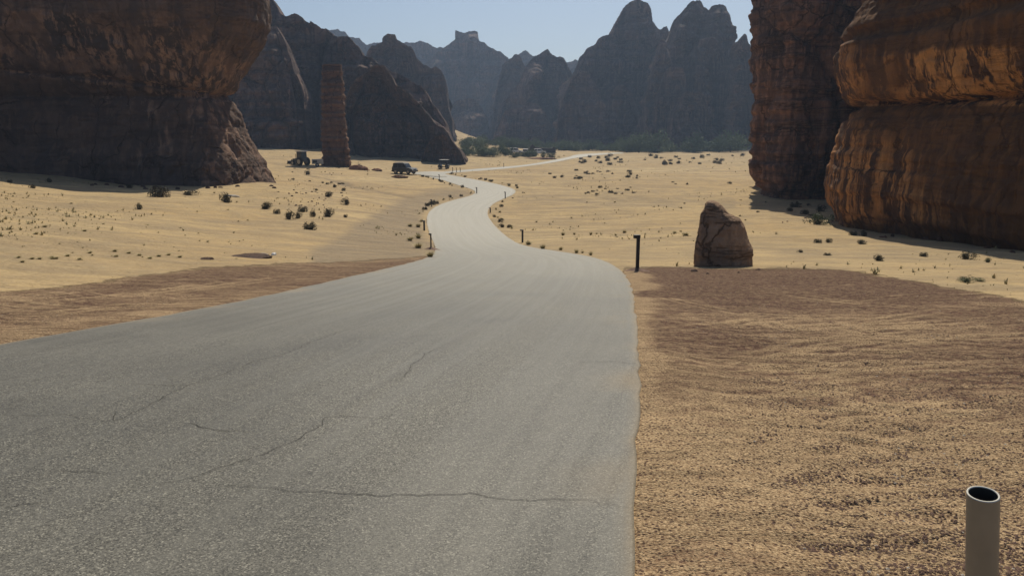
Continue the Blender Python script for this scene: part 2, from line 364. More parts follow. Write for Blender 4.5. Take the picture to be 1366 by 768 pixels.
def mat_rock(name, pale, body, dark, streak=1.0, zs=1.0, seed=0, varn=.5, bumpd=.35, patches=False):
    m, nt, b = newmat(name); L = nt.links; P0 = N(nt, 'ShaderNodeNewGeometry').outputs['Position']
    ad = N(nt, 'ShaderNodeVectorMath', operation='ADD'); ad.inputs[1].default_value = (seed * 31.7, seed * 11.3, seed * 3.1); L.new(P0, ad.inputs[0]); P = ad.outputs[0]
    s = zs
    wide = noise(nt, P, .06 * s, 5)
    strata = noise(nt, mapping(nt, P, (.04 * s, .04 * s, .9 * s)), 1, 7, .7, .25)
    fl = noise(nt, mapping(nt, P, (.55 * s, .55 * s, .022 * s)), 1, 6, .68, .15)
    fl2 = noise(nt, mapping(nt, P, (2.0 * s, 2.0 * s, .05 * s)), 1, 5, .65, .2)
    mid = noise(nt, P, 1.1 * s, 8, .7); fine = noise(nt, P, 6 * s, 6, .7)
    c = mix(nt, ramp(nt, wide, [(.38, 0), (.62, 1)]), body, pale)
    c = mix(nt, math_(nt, 'MULTIPLY', ramp(nt, strata, [(.42, 0), (.6, 1)]), .2 if patches else .5), c, tuple(x * .55 for x in body))
    v = math_(nt, 'ADD', math_(nt, 'MULTIPLY', fl, .6), math_(nt, 'MULTIPLY', fl2, .4))
    gate = ramp(nt, noise(nt, mapping(nt, P, (.07 * s, .07 * s, .12 * s)), 1, 4), [(.35, .3), (.58, 1)])
    if patches:
        fresh = attr(nt, 'fresh')
        c = mix(nt, fresh, tuple(x * (.52 if patches == 2 else .26) for x in body), c)  # darker outside fresh patches; on the right rock this also paints deep shade
        gate = math_(nt, 'ADD', .55, math_(nt, 'MULTIPLY', fresh, .45))
    c = mix(nt, math_(nt, 'MULTIPLY', math_(nt, 'MULTIPLY', ramp(nt, v, [(varn - .035, 0), (varn + .03, 1)]), gate), streak, True), c, dark)
    pk = math_(nt, 'MULTIPLY', ramp(nt, fl2, [(.38, 1), (.46, 0)]), .5 * streak)
    if patches: pk = math_(nt, 'MULTIPLY', pk, fresh)
    c = mix(nt, pk, c, tuple(min(1, x * 1.3) for x in pale))
    c = mix(nt, math_(nt, 'MULTIPLY', ramp(nt, mid, [(.35, 1), (.6, 0)]), .45), c, tuple(x * .5 for x in body))
    wn = N(nt, 'ShaderNodeTexNoise'); wn.inputs['Scale'].default_value = .5 * s; wn.inputs['Detail'].default_value = 5; L.new(P, wn.inputs['Vector'])
    wv = N(nt, 'ShaderNodeVectorMath', operation='MULTIPLY_ADD'); wv.inputs[1].default_value = (2.2 / s,) * 3; L.new(wn.outputs['Color'], wv.inputs[0]); L.new(P, wv.inputs[2])
    ck = N(nt, 'ShaderNodeTexVoronoi', feature='DISTANCE_TO_EDGE'); ck.inputs['Scale'].default_value = 1; L.new(mapping(nt, wv.outputs[0], (.30 * s, .30 * s, .13 * s)), ck.inputs['Vector'])
    gate2 = ramp(nt, noise(nt, P, .25 * s, 3), [(.42, 0), (.55, 1)])
    crack = math_(nt, 'MULTIPLY', ramp(nt, ck.outputs['Distance'], [(.004, 1), (.022, 0)]), gate2)
    bed = ramp(nt, noise(nt, mapping(nt, P, (.03 * s, .03 * s, .42 * s)), 1, 8, .72, .1), [(.488, 0), (.497, 1), (.503, 1), (.512, 0)])
    crack = math_(nt, 'MAXIMUM', crack, math_(nt, 'MULTIPLY', bed, .25 if patches else .8))
    c = mix(nt, math_(nt, 'MULTIPLY', crack, .8), c, tuple(x * .25 for x in body))
    L.new(c, b.inputs['Base Color']); b.inputs['Roughness'].default_value = .92; b.inputs['Specular IOR Level'].default_value = .2
    nb = bump(nt, math_(nt, 'SUBTRACT', 1, crack), .8, bumpd * .8)
    nb = bump(nt, strata, .35 if patches else .7, bumpd, nb); nb = bump(nt, v, .5, bumpd, nb); nb = bump(nt, mid, .9, bumpd, nb); nb = bump(nt, fine, .7, .1, nb)
    L.new(nb, b.inputs['Normal']); return m

def mat_leaf(name, c1, c2):
    m, nt, b = newmat(name); L = nt.links; P = N(nt, 'ShaderNodeNewGeometry').outputs['Position']
    oi = N(nt, 'ShaderNodeObjectInfo').outputs['Random']
    n = math_(nt, 'ADD', math_(nt, 'MULTIPLY', noise(nt, P, 3.5, 3), .8), math_(nt, 'MULTIPLY', oi, .3))
    L.new(ramp(nt, n, [(.35, c1), (.75, c2)]), b.inputs['Base Color']); b.inputs['Roughness'].default_value = .75
    b.inputs['Specular IOR Level'].default_value = .2; return m

M = dict(
 ground=mat_ground(), road=mat_road(),
 rockL=mat_rock('left cliff sandstone', (.40,.25,.17), (.26,.165,.12), (.075,.058,.053), 1, 1, 1, .5, patches=2),
 rockR=mat_rock('right cliff sandstone', (.66,.32,.11), (.46,.21,.08), (.06,.034,.024), 1, 1.15, 2, .5, patches=True),
 rockRB=mat_rock('right column sandstone', (.38,.20,.12), (.235,.122,.08), (.075,.048,.04), .8, 1, 3, .51),
 rockF=mat_rock('far sandstone', (.24,.145,.11), (.125,.08,.065), (.035,.026,.026), .7, .45, 4, .52, .9),
 rockM=mat_rock('mid sandstone', (.20,.12,.085), (.11,.068,.05), (.04,.03,.027), .9, .7, 8, .5, .5),
 rockP=mat_rock('pillar sandstone', (.26,.145,.085), (.18,.10,.065), (.09,.058,.045), .5, 1, 5, .54),
 rockB=mat_rock('boulder sandstone', (.50,.33,.21), (.37,.235,.15), (.16,.105,.075), .3, 2.2, 6, .55, .05),
 crack=simple('dark crack line', (.045,.042,.037), .95),  # dark tone of the thin crack strips
 post=simple('dark bronze metal', (.035,.03,.028), .5, .3), pipe=simple('khaki painted pipe', (.29,.25,.18), .5, 0, .08, 12),
 pipein=simple('pipe inside', (.03,.028,.024), .9), piperim=simple('pipe cut rim', (.5,.48,.42), .5),
 shrub=mat_leaf('dark desert shrub', (.05,.047,.03), (.12,.105,.06)), straw=mat_leaf('dry straw', (.30,.25,.12), (.50,.42,.22)),
 green=mat_leaf('grey green leaves', (.06,.085,.04), (.13,.16,.075)), twig=simple('twig', (.12,.09,.06), .9),
 tree=mat_leaf('tamarisk leaves', (.075,.105,.05), (.17,.205,.10)), bark=simple('bark', (.12,.09,.065), .95),
 pebble=simple('red brown chips', (.13,.075,.052), .9, 0, .5, 9), pstone=simple('pale stones', (.42,.37,.30), .9, 0, .2),
 carD=simple('dark car paint', (.035,.04,.045), .35, .3, .05), carW=simple('white car paint', (.75,.75,.73), .35, 0, .04),
 glass=simple('dark tinted glass', (.02,.024,.028), .12, 0, .05), tyre=simple('tyre rubber', (.022,.021,.02), .85), rim=simple('steel rim', (.35,.35,.35), .4, .8),
 lamp=simple('lamp glass', (.7,.7,.68), .2), canvas=simple('dark canvas', (.045,.04,.038), .9), grey=simple('faded grey paint', (.45,.45,.42), .6), metal=simple('dusty dark metal', (.08,.075,.07), .6, .3),
 white=simple('bleached white paint', (.7,.68,.62), .6),
)

# ------------------------------------------------------------------ GROUND
LGRAV = [(-900,430),(-300,405),(0,388),(60,383),(120,377),(200,368),(280,361),(360,355),(430,352),(500,349),(560,344),(590,340),(700,420),(500,900),(-2000,3000),(-3000,900)]
RGRAV = [(835,360),(880,357),(960,359),(1040,358),(1120,361),(1190,370),(1250,380),(1310,391),(1366,401),(1600,440),(2600,620),(4000,3000),(700,3000),(700,500)]
TRK = [(608,250),(570,255),(540,264),(505,282),(478,298),(452,316),(415,336),(420,356),(585,350),(590,330),(566,318),(560,296),(566,282),(590,268),(640,262)]
RUT = [hit(*p)[:2] for p in [(375,229),(410,233),(440,240),(470,248),(505,256),(545,264)]]
def masks(X, Y, Z):
    n1 = fbm(X * .35, Y * .35, 0 * X, 3) ; n2 = fbm(X * .06, Y * .06, 3 + 0 * X, 3)
    px, py = project(X, Y, Z); fr = Y > .4
    jit = (n1 * 7 + n2 * 5) * np.clip(12 / np.maximum(Y, 1), .2, 2.2)
    pyj = py + jit; pxj = px + jit * 2
    def soft(P, w):
        P = np.array(P, float); d = dist_line(np.vstack([P, P[:1]]), pxj, pyj); ins = inpoly(P, pxj, pyj)
        return sstep(-w, w, np.where(ins, d, -d))
    gl = soft(LGRAV, 7); gr = soft(RGRAV, 7)
    g = np.where(fr, np.maximum(gl, gr), 1.0)
    redR = (sstep(640, 380, py) * .75 + .25 * sstep(430, 375, py)) * gr; redL = sstep(520, 380, py) * .55 * gl
    red = np.clip(np.where(fr, np.maximum(redR * (.55 + .45 * sstep(-.3, .3, n2)) * sstep(848, 880, px + n1 * 60) + gr * .16, redL), .3) + n1 * .18, 0, 1)
    tk = soft(TRK, 7) * fr
    band = np.exp(-((py - 268 - (px - 800) * .02) / 7.0)**2) * (px > 690) * (px < 980) * .7 + np.exp(-((py - 336) / 9.0)**2) * (px > 700) * (px < 1300) * .6
    tk = np.maximum(tk, band * fr * sstep(-.5, .3, n1))
    return g, red, tk
def micro(X, Y, sd):
    r = np.hypot(X, Y); k = sstep(.0, 1.6, sd)
    a = .03 + .10 * sstep(15, 120, r)
    z = fbm(X * .5, Y * .5, 0 * X, 4) * a + fbm(X * .09, Y * .09, 5 + 0 * X, 2) * .34 * sstep(10, 90, r) + fbm(X * .17, Y * .17, 2 + 0 * X, 3) * .16 * sstep(10, 40, r) * sstep(0, 8, sd) * sstep(0, 12, sd)
    near = sstep(26, 5, r)
    z = z + near * (.03 * fbm(X * 2.2 + Y * .3, Y * 5.2, 0 * X, 3) + .008 * fbm(X * 9, Y * 9, 0 * X, 2))
    return z * k
def ground_z(X, Y):
    X = np.atleast_1d(np.asarray(X, float)); Y = np.atleast_1d(np.asarray(Y, float))
    return gz(X, Y) + micro(X, Y, road_sd(X, Y))
def on(px, py):
    p = hit(px, py); return Vector((p[0], p[1], float(ground_z(p[0], p[1])[0])))

fa = np.radians(np.concatenate([np.linspace(-180, -48, 60)[:-1], np.linspace(-48, 48, 470), np.linspace(48, 180, 60)[1:-1]]))
rr = np.concatenate([np.geomspace(.4, 2.4, 14)[:-1], np.geomspace(2.4, 40, 480)[:-1], np.geomspace(40, 300, 230)[:-1], np.geomspace(300, 1300, 50)])
AA, RR = np.meshgrid(fa, rr); X = (RR * np.sin(AA)).ravel(); Y = (RR * np.cos(AA)).ravel()
print('ground verts', len(X))
sd = road_sd(X, Y); Z0 = gz(X, Y); Z = Z0 + micro(X, Y, sd)
Z = np.where(sd < -.05, Z0 - .10, Z)
shoulder = np.exp(-((sd - .35) / .3)**2) * (sd > 0); Z += shoulder * .02
g_, red_, tk_ = masks(X, Y, Z0)
rd = dist_line(RUT, X, Y); tk_ = np.maximum(tk_, np.exp(-(rd / .8)**2)); Z -= .25 * np.exp(-(rd / .7)**2)
ARCS = [[(870,655),(1000,628),(1110,600),(1260,560)],[(880,690),(1010,655),(1120,625),(1290,578)],[(860,500),(950,522),(1080,518),(1200,500)],[(858,478),(950,498),(1090,494),(1230,470)],
 [(900,420),(960,434),(1010,428),(1070,442),(1160,438)],[(1000,552),(1150,590),(1366,604)],[(860,560),(960,548),(1080,566)],[(60,420),(200,405),(330,400),(470,370)],[(30,440),(180,420),(320,412),(440,384)],[(1080,420),(1180,450),(1340,455)],[(900,730),(1020,700),(1180,690)]]
rga = random.Random(12)
for k in range(34):
    x0 = rga.uniform(852, 1150); y0 = 385 + 340 * rga.random()**1.3; L0 = rga.uniform(120, 420); sl_ = rga.uniform(-.16, .10); cv = rga.uniform(-14, 14)
    ARCS.append([(x0 + L0 * u, y0 + L0 * sl_ * u + cv * 4 * u * (1 - u)) for u in (0, .33, .66, 1)])
for k in range(9):
    x0 = rga.uniform(-150, 250); y0 = 398 + rga.uniform(0, 40) - x0 * .1; L0 = rga.uniform(120, 300)
    ARCS.append([(x0 + L0 * u, y0 - L0 * .13 * u + rga.uniform(-2, 2)) for u in (0, .5, 1)])
for a_ in ARCS:
    L_ = cat([hit(*p)[:2] for p in a_], 24); near_ = (np.abs(X - L_[:, 0].mean()) < 14) & (np.abs(Y - L_[:, 1].mean()) < 9)
    xs_, ys_ = X[near_], Y[near_]; ds = np.hypot(xs_[:, None] - L_[None, :, 0], ys_[:, None] - L_[None, :, 1]); u_ = ds.argmin(1) / 23.
    dd = dist_line(L_, xs_, ys_) + .03 * fbm(xs_ * 3, ys_ * 3, 0 * xs_, 3); fd = np.clip(np.sin(u_ * PI), 0, 1) * sstep(.0, .3, sd[near_]) * (.6 + .8 * fbm(xs_ * 1.2, ys_ * 1.2, 3 + 0 * xs_, 2))
    wv_ = .05 + .02 * (len(L_) % 3)
    Z[near_] += (-.010 * np.exp(-(dd / wv_)**2) + .008 * np.exp(-((dd - .12) / .05)**2)) * fd
    red_[near_] = np.clip(red_[near_] + (-.42 * np.exp(-((dd - .12) / .07)**2) + .16 * np.exp(-(dd / .05)**2)) * fd, 0, 1)
V = np.stack([X, Y, Z], 1); Fc = grid_faces(len(rr), len(fa), True)[:, ::-1]
V = np.vstack([V, [[0, 0, float(gz(0, .01)[0])]]])
tri = np.array([[len(V) - 1, (j + 1) % len(fa), j, j] for j in range(len(fa))])
ex = lambda a: np.r_[a, 1.0]
Fc = np.vstack([Fc, tri[:, [0, 1, 2, 2]]])
gr = np_mesh('ground', V, Fc[:len(Fc) - len(fa)], M['ground'], attrs=dict(gravel=ex(g_), red=ex(red_), track=ex(tk_)))
tag(gr, kind='structure')

# ------------------------------------------------------------------ ROAD
def strip(A, B, name, cols=15, lift=.012):
    n = len(A); t = np.unique(np.r_[np.linspace(0, 1, cols), .003, .008, .016, .984, .992, .997]) if cols > 20 else np.linspace(0, 1, cols); cols = len(t)
    # denser resample along
    P = A[:, None] * (1 - t)[None, :, None] + B[:, None] * t[None, :, None]
    Xr, Yr = P[..., 0].ravel(), P[..., 1].ravel(); z = gz(Xr, Yr)
    wid = np.linalg.norm(A - B, axis=1); mid = (A + B) / 2; al = np.r_[0, np.cumsum(np.linalg.norm(np.diff(mid, axis=0), axis=1))]
    ac = (t[None] - .5) * wid[:, None]; edge = np.minimum(t[None], 1 - t[None]) * wid[:, None]
    crown = .0 * edge
    z = z + lift
    dust = np.exp(-(edge / .05)**2) * .8 
    dust = np.maximum(dust, sstep(.05, .45, fbm(P[..., 0] * .9, P[..., 1] * .9, 7 + 0 * edge, 4)) * np.exp(-(edge / .3)**2) * .75)
    dust = dust.ravel() * (0.6 + .4 * fbm(Xr * .8, Yr * .8, 0 * Xr, 2))
    Vt = np.stack([Xr, Yr, z], 1)
    bl = (.45 * sstep(6, 24, np.hypot(Xr, Yr)) + .45 * sstep(18, 60, np.hypot(Xr, Yr))) * (Yr > 0)  # paler with distance: dusty surface plus sun sheen painted into the colour
    # skirt
    L0 = Vt.reshape(n, cols, 3)[:, 0] - [0, 0, .16]; R0 = Vt.reshape(n, cols, 3)[:, -1] - [0, 0, .16]
    G = np.concatenate([L0[:, None], Vt.reshape(n, cols, 3), R0[:, None]], 1)
    pad = lambda a: np.pad(a.reshape(n, cols), ((0, 0), (1, 1)), mode='edge').ravel()
    o = np_mesh(name, G.reshape(-1, 3), grid_faces(n, cols + 2), M['road'], attrs=dict(across=pad(ac), along=np.repeat(al, cols + 2), dust=pad(np.clip(dust, 0, 1)), dust_sheen=pad(bl)))
    o.data.flip_normals() if o.data.polygons[len(o.data.polygons) // 2].normal.z < 0 else None
    tag(o, kind='structure'); return o
def upsample(A, step=.35):
    d = np.r_[0, np.cumsum(np.linalg.norm(np.diff(A, axis=0), axis=1))]; n = int(min(1500, d[-1] / step)); T = np.linspace(0, d[-1], n)
    return np.stack([np.interp(T, d, A[:, c]) for c in range(A.shape[1])], 1)
pu = upsample(pairs)
# ragged edge
wob = lambda P, s: P + np.stack([fbm(P[:, 0] * 1.3 + s, P[:, 1] * 1.3, 0 * P[:, 0], 3), fbm(P[:, 0] * 1.3, P[:, 1] * 1.3 + s, 2 + 0 * P[:, 0], 3)], 1) * .07
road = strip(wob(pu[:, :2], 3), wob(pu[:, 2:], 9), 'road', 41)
br = strip(b1, b2, 'side_road', 7, .02); pd = strip(q1, q2, 'road_pad', 7, .028)
CR = [[(4,556),(80,556),(150,563),(200,540),(250,516),(300,500),(345,482),(385,472),(430,452),(500,432)],
      [(150,563),(158,552)],[(250,516),(170,514)],[(130,666),(200,652),(270,636),(310,620),(345,610),(375,598),(410,580),(430,568),(440,558),(520,560)],
      [(80,631),(150,634)],[(275,648),(340,652),(400,658),(440,660),(500,662),(560,664),(620,662),(690,668),(760,670),(830,679)],
      [(530,512),(560,480),(590,462)],[(4,680),(60,672)],[(848,486),(810,484),(770,485)],[(240,565),(290,575),(340,577)]]
for c in CR:
    pts = np.array([hit(*p)[:2] for p in c]); L = upsample(cat(pts, 60), .03)
    L = L + np.stack([fbm(L[:, 0] * 6, L[:, 1] * 6, 0 * L[:, 0], 3), fbm(L[:, 0] * 6, L[:, 1] * 6, 4 + 0 * L[:, 0], 3)], 1) * .06 + np.stack([fbm(L[:, 0] * 26, L[:, 1] * 26, 0 * L[:, 0], 2), fbm(L[:, 0] * 26, L[:, 1] * 26, 4 + 0 * L[:, 0], 2)], 1) * .016
    if len(L) < 3: continue
    T = np.gradient(L, axis=0); T /= np.linalg.norm(T, axis=1)[:, None] + 1e-9; Nn = np.stack([-T[:, 1], T[:, 0]], 1)
    w = (.0016 + .0045 * np.abs(fbm(L[:, 0] * 3, L[:, 1] * 3, 0 * L[:, 0], 3)))[:, None] * np.sin(np.linspace(.12, PI - .12, len(L)))[:, None]**.5
    A, B = L - Nn * w, L + Nn * w
    G = np.concatenate([A, B], 1).reshape(-1, 2); z = gz(G[:, 0], G[:, 1]) + .0165
    np_mesh('crack', np.c_[G, z], grid_faces(len(L), 2), M['crack'], parent=road)

# ------------------------------------------------------------------ ROCK GENERATORS
def displace(V, Nrm, a, s, seed, flute=1., block=1., strata=1., rough=1.):
    x, y, z = V[..., 0] * s + seed * 7.3, V[..., 1] * s + seed * 3.7, V[..., 2] * s
    d = fbm(x * .07, y * .07, z * .045, 3) * 1.5
    wx = x + perlin(x * .2, y * .2, z * .2) * .9; wz = z + perlin(x * .15, y * .15, z * .1 + 9) * 1.2
    f1, f2, idv = worley(wx * .12, y * .12, wz * .045)
    d = d + block * ((idv - .5) * 1.0 - np.exp(-(f2 - f1) * 22) * .9)
    g1, g2, id2 = worley(wx * .36 + 5, y * .36, wz * .2)
    d = d + block * .5 * ((id2 - .5) * .8 - np.exp(-(g2 - g1) * 20) * .5)
    d = d - flute * np.maximum(0, perlin(x * .5, y * .5, z * .02) - .12) * 1.2
    st = perlin(x * .015, y * .015, z * .8 + .12 * perlin(x * .1, y * .1, z)); st2 = perlin(x * .02, y * .02, z * 2.1)
    d = d + strata * (np.tanh(st * 6) * .28 + np.tanh(st2 * 5) * .09)
    d = d + rough * (fbm(x * .8, y * .8, z * .8, 5, .55) * .4 - np.abs(perlin(x * .9 + 4, y * .9, z * .55)) * .3 - np.abs(perlin(x * 2.3, y * 2.3, z * 1.6)) * .12)
    return V + Nrm * (d * a)[..., None]
def facets(V, n, seed, lo=.84, hi=.97, ymix=1.6):
    rg = np.random.default_rng(seed); c = (V.reshape(-1, 3).max(0) + V.reshape(-1, 3).min(0)) / 2; h = (V.reshape(-1, 3).max(0) - V.reshape(-1, 3).min(0)) / 2
    U = (V - c) / h
    for i in range(n):
        d = rg.normal(size=3) * [.7, ymix, .22]; d /= np.linalg.norm(d); q = U @ d; m = np.quantile(q, .985) * (lo + (hi - lo) * rg.random())
        U = U - np.maximum(q - m, 0)[..., None] * d * .93
    return U * h + c
def ring_normals(R):
    t = np.roll(R, -1, 1) - np.roll(R, 1, 1); n = np.stack([t[..., 1], -t[..., 0], 0 * t[..., 0]], -1)
    return n / (np.linalg.norm(n, axis=-1, keepdims=True) + 1e-9)
def chaikin(P, k=2):
    P = np.array(P, float)
    for _ in range(k): Q = np.roll(P, -1, 0); P = np.stack([.75 * P + .25 * Q, .25 * P + .75 * Q], 1).reshape(-1, 2)
    return P
def resample_closed(P, n, dens=None):
    P = np.vstack([P, P[:1]]); seg = np.linalg.norm(np.diff(P, axis=0), axis=1)
    if dens is not None: seg = seg * dens((P[1:] + P[:-1]) / 2)
    d = np.r_[0, np.cumsum(seg)]; T = np.linspace(0, d[-1], n, endpoint=False)
    return np.stack([np.interp(T, d, P[:, c]) for c in (0, 1)], 1)
def cliff(name, foot, prof, ztop, mat, amp=1., s=1., seed=1, nu=620, nv=260, domeh=4., seam=None, fresh=None, label='', cat_='cliff', base=-9., **kw):
    """foot = world footprint (counter-clockwise), prof = [(z, outward offset)], dome at the top"""
    P = chaikin(foot, 2); area = np.sum(P[:, 0] * np.roll(P[:, 1], -1) - np.roll(P[:, 0], -1) * P[:, 1])
    if area < 0: P = P[::-1]
    c0 = P.mean(0)
    P = resample_closed(P, nu, lambda m: np.clip(60 / np.hypot(m[:, 0], m[:, 1]), .15, 2.) )
    t = np.roll(P, -3, 0) - np.roll(P, 3, 0); n = np.stack([t[:, 1], -t[:, 0]], 1); n /= np.linalg.norm(n, axis=1)[:, None]
    zs = np.linspace(base, ztop, nv); off = np.interp(zs, [p[0] for p in prof], [p[1] for p in prof])
    R = P[None] + n[None] * off[:, None, None]
    R = np.concatenate([R, np.broadcast_to(zs[:, None, None], (nv, nu, 1))], 2)
    nn = np.concatenate([n, 0 * n[:, :1]], 1)[None] * np.ones((nv, 1, 1))
    if seam: R = seam(R, nn)
    R = displace(R, nn, amp, s, seed, **kw)
    caps = []
    for k in range(1, 16):
        u = k / 15 * .985; C = R[-1] * 1.0
        C[:, :2] = c0 + (R[-1][:, :2] - c0) * math.cos(u * PI / 2)**.8
        C[:, 2] = R[-1][:, 2] + domeh * math.sin(u * PI / 2)
        C[:, 2] += fbm(C[:, 0] * .15, C[:, 1] * .15, 0 * C[:, 0], 3) * amp * u
        caps.append(C)
    G = np.concatenate([R, np.array(caps)], 0)
    o = np_mesh(name, G.reshape(-1, 3), grid_faces(len(G), nu, True), mat, smooth=True, attrs=None if fresh is None else dict(fresh=fresh(G[..., 0], G[..., 1], G[..., 2]).ravel()))
    return tag(o, label, cat_)
def butte(name, rows, D, mat, label, amp=3., s=.35, seed=1, thick=.8, nu=360, nv=200, group=None, cat_='butte', zb=-10., expo=.75, top=.0, cuts=0, **kw):
    """rows: (py, xl, xr) top to bottom in outline; a solid body standing D metres away"""
    rows = sorted(rows); 
    py = np.array([r[0] for r in rows], float)
    cxp = rows[-1][1] + rows[-1][2]; u = (cxp / 2 - CX) / F; er = np.array([u, 1]) / math.hypot(u, 1); et = np.array([er[1], -er[0]])
    zr, ar, cr = [], [], []
    for y_, xl, xr in rows:
        pl, pr = at(xl, y_, D), at(xr, y_, D); zr.append(pl[2]); ar.append((pr[0] - pl[0]) / 2); cr.append((pl[0] + pr[0]) / 2)
    zr, ar, cr = map(np.array, (zr, ar, cr)); idx = np.argsort(zr)
    zs = np.linspace(zb, zr.max(), nv); a = np.interp(zs, zr[idx], ar[idx]); c = np.interp(zs, zr[idx], cr[idx])
    amax = a.max(); th = np.linspace(0, 2 * PI, nu, endpoint=False) 
    ct, st = np.sign(np.cos(th)) * np.abs(np.cos(th))**expo, np.sign(np.sin(th)) * np.abs(np.sin(th))**expo
    b_ = thick * (amax * .45 + a * .55)
    b_ = b_ * np.clip(a / (amax * .3), .02, 1)**.6
    Dy = D
    X = c[:, None] + a[:, None] * ct[None] * et[0] / max(et[0], .5) + b_[:, None] * st[None] * er[0]
    Yy = Dy + a[:, None] * ct[None] * et[1] * 0 + b_[:, None] * st[None] * er[1]
    R = np.stack([X, Yy, np.broadcast_to(zs[:, None], X.shape)], -1)
    nn = np.stack([np.cos(th) * 1., np.sin(th), 0 * th], -1)[None] * np.ones((nv, 1, 1))
    # keep the silhouette: fade sideways displacement, keep the face displacement
    k = np.clip(a / amp / 2.5, .12, 1)[:, None, None]
    nn = nn * k * np.array([.55, 1, 1])
    if cuts: R = facets(R, cuts, seed)
    R = displace(R, nn, amp, s, seed, **kw)
    tip = R[-1:].copy(); tip[..., :2] = tip[..., :2].mean(1, keepdims=True) ; tip[..., 2] += .15 * amp
    R = np.concatenate([R, R[-1:] * .5 + tip * .5, tip], 0)
    o = np_mesh(name, R.reshape(-1, 3), grid_faces(len(R), nu, True), mat, smooth=True)
    return tag(o, label, cat_, group)
def ridge(name, pts, D, mat, label, w=30., amp=3., s=.35, seed=1, nu=560, nv=210, spread=0., zb=-12., cat_='cliff', batter=.25, dline=None, **kw):
    """a long wall whose crest follows pts (px,py); face battered back, real back side"""
    P = cat(np.array(pts, float), nu)
    Dl = np.full(nu, float(D)) if dline is None else np.interp(P[:, 0], [d[0] for d in dline], [d[1] for d in dline])
    C = np.array([at(p[0], p[1], dd) for p, dd in zip(P, Dl)]); C[:, 2] += fbm(C[:, 0] * .11 * (250 / D), seed + 0 * C[:, 0], 0 * C[:, 0], 5, .6) * amp * 1.3 + np.tanh(perlin(C[:, 0] * .2 * (250 / D), seed + 3 + 0 * C[:, 0], 0 * C[:, 0]) * 5) * amp * .22; C[:, 0] += fbm(C[:, 2] * .12 * (250 / D), seed + 5 + 0 * C[:, 0], 0 * C[:, 0], 3) * amp * .5
    H = C[:, 2] - zb
    t = np.linspace(0, 1, nv)
    # profile: front foot -> crest -> back foot ; steep lower wall, rounding crest
    fy = np.where(t < .72, -batter * (1 - np.clip(t / .72, 0, 1))**1.6, 0); fz = np.where(t < .72, (t / .72)**.9, 1 - (np.maximum(t - .72, 0) / .28)**1.6)
    fz = np.where(t < .72, 1 - (1 - np.clip(t / .72, 0, 1))**1.12, fz)
    by = np.where(t < .72, 0, (t - .72) / .28)
    x = C[None, :, 0] * (1 + 0 * t[:, None]) ; 
    if spread: 
        xm = C[:, 0].mean(); x = xm + (C[None, :, 0] - xm) * (1 + spread * (1 - fz[:, None]))
    y = C[None, :, 1] + fy[:, None] * H[None] + by[:, None] * w - 0
    z = zb + fz[:, None] * H[None]
    R = np.stack([x, y, z], -1)
    k = np.clip((C[:, 2] - z) / (amp * 2.2), .15, 1)[..., None]
    big = (fbm(x * .022 + seed, z * .008, 0 * x, 3) * 16 + np.tanh(4 * perlin(x * .05 + seed, z * .006, 2 + 0 * x)) * 5) * (amp / 3)
    R[..., 1] -= big * k[..., 0]
    R = displace(R, np.array([.3, -1, .0]) * k, amp * 1.5, s * .8, seed, **{**dict(block=2.4, flute=.6, strata=1.5, rough=1.8), **kw})
    o = np_mesh(name, R.reshape(-1, 3), grid_faces(nv, nu), mat, smooth=True)
    return tag(o, label, cat_)

# ---- near left cliff (base front traced on the ground, overhanging upper wall)
gp = lambda px, Y, py=200: at(px, py, Y)[:2]
footA = [gp(366, 86), gp(369, 84), gp(368, 82), gp(345, 77), gp(290, 72.5), gp(220, 72.5), gp(120, 73), gp(0, 72), gp(-200, 66), gp(-600, 60), (-110, 75), (-110, 150), (-70, 150), (-50, 122), (-36, 98), (-29.6, 89)]
zA = lambda py: at(340, py, 84)[2]
profA = [(-9, .6), (zA(243), 0), (zA(215), -1.0), (zA(190), -2.0), (zA(160), -3.0), (zA(138), -4.0), (zA(133), -4.5), (zA(128), -4.0), (zA(100), -2.6), (zA(70), -1.1), (zA(40), .4), (zA(0), .7), (zA(-20), 0), (zA(-45), -2)]
def seamA(R, n):
    x, y, z = R[..., 0], R[..., 1], R[..., 2]
    zl = np.interp(x, [-60, -40, -27], [at(0, 88, 78)[2], at(150, 108, 77)[2], at(315, 134, 80)[2]]) - at(315, 134, 80)[2]
    R = R.copy()
    s_ = np.exp(-((z - zl * 1 - zA(134)) / .22)**2)
    return R - n * (s_ * .55)[..., None]
def freshA(x, y, z):
    px, py = project(x, y, z); n = fbm(x * .16, y * .16, z * .1, 4); n2 = fbm(x * .55, y * .55, z * .03, 3)
    seam_y = np.interp(px, [0, 150, 315], [88, 108, 134])
    up = sstep(seam_y - 100, seam_y - 45, py + n * 40) * sstep(seam_y + 2, seam_y - 3, py) * sstep(-.5, .15, n2 + n * .6)
    ledge = np.exp(-((py - seam_y - 5) / 4.)**2) * .8
    lo = sstep(.0, .4, n2 + n) * .6 * sstep(seam_y + 10, seam_y + 25, py) * sstep(60, 200, px)
    return np.clip(np.maximum.reduce([up, ledge, lo]) + .15 + n * .15, 0, 1)
cliff('sandstone_cliff', footA, profA, zA(-45), M['rockL'], amp=.8, s=1., seed=1, nu=900, nv=300, domeh=2.5, seam=seamA, fresh=freshA, flute=.8, block=.5, strata=.18,
      label='huge shaded overhanging cliff with dark streaks at the left edge')
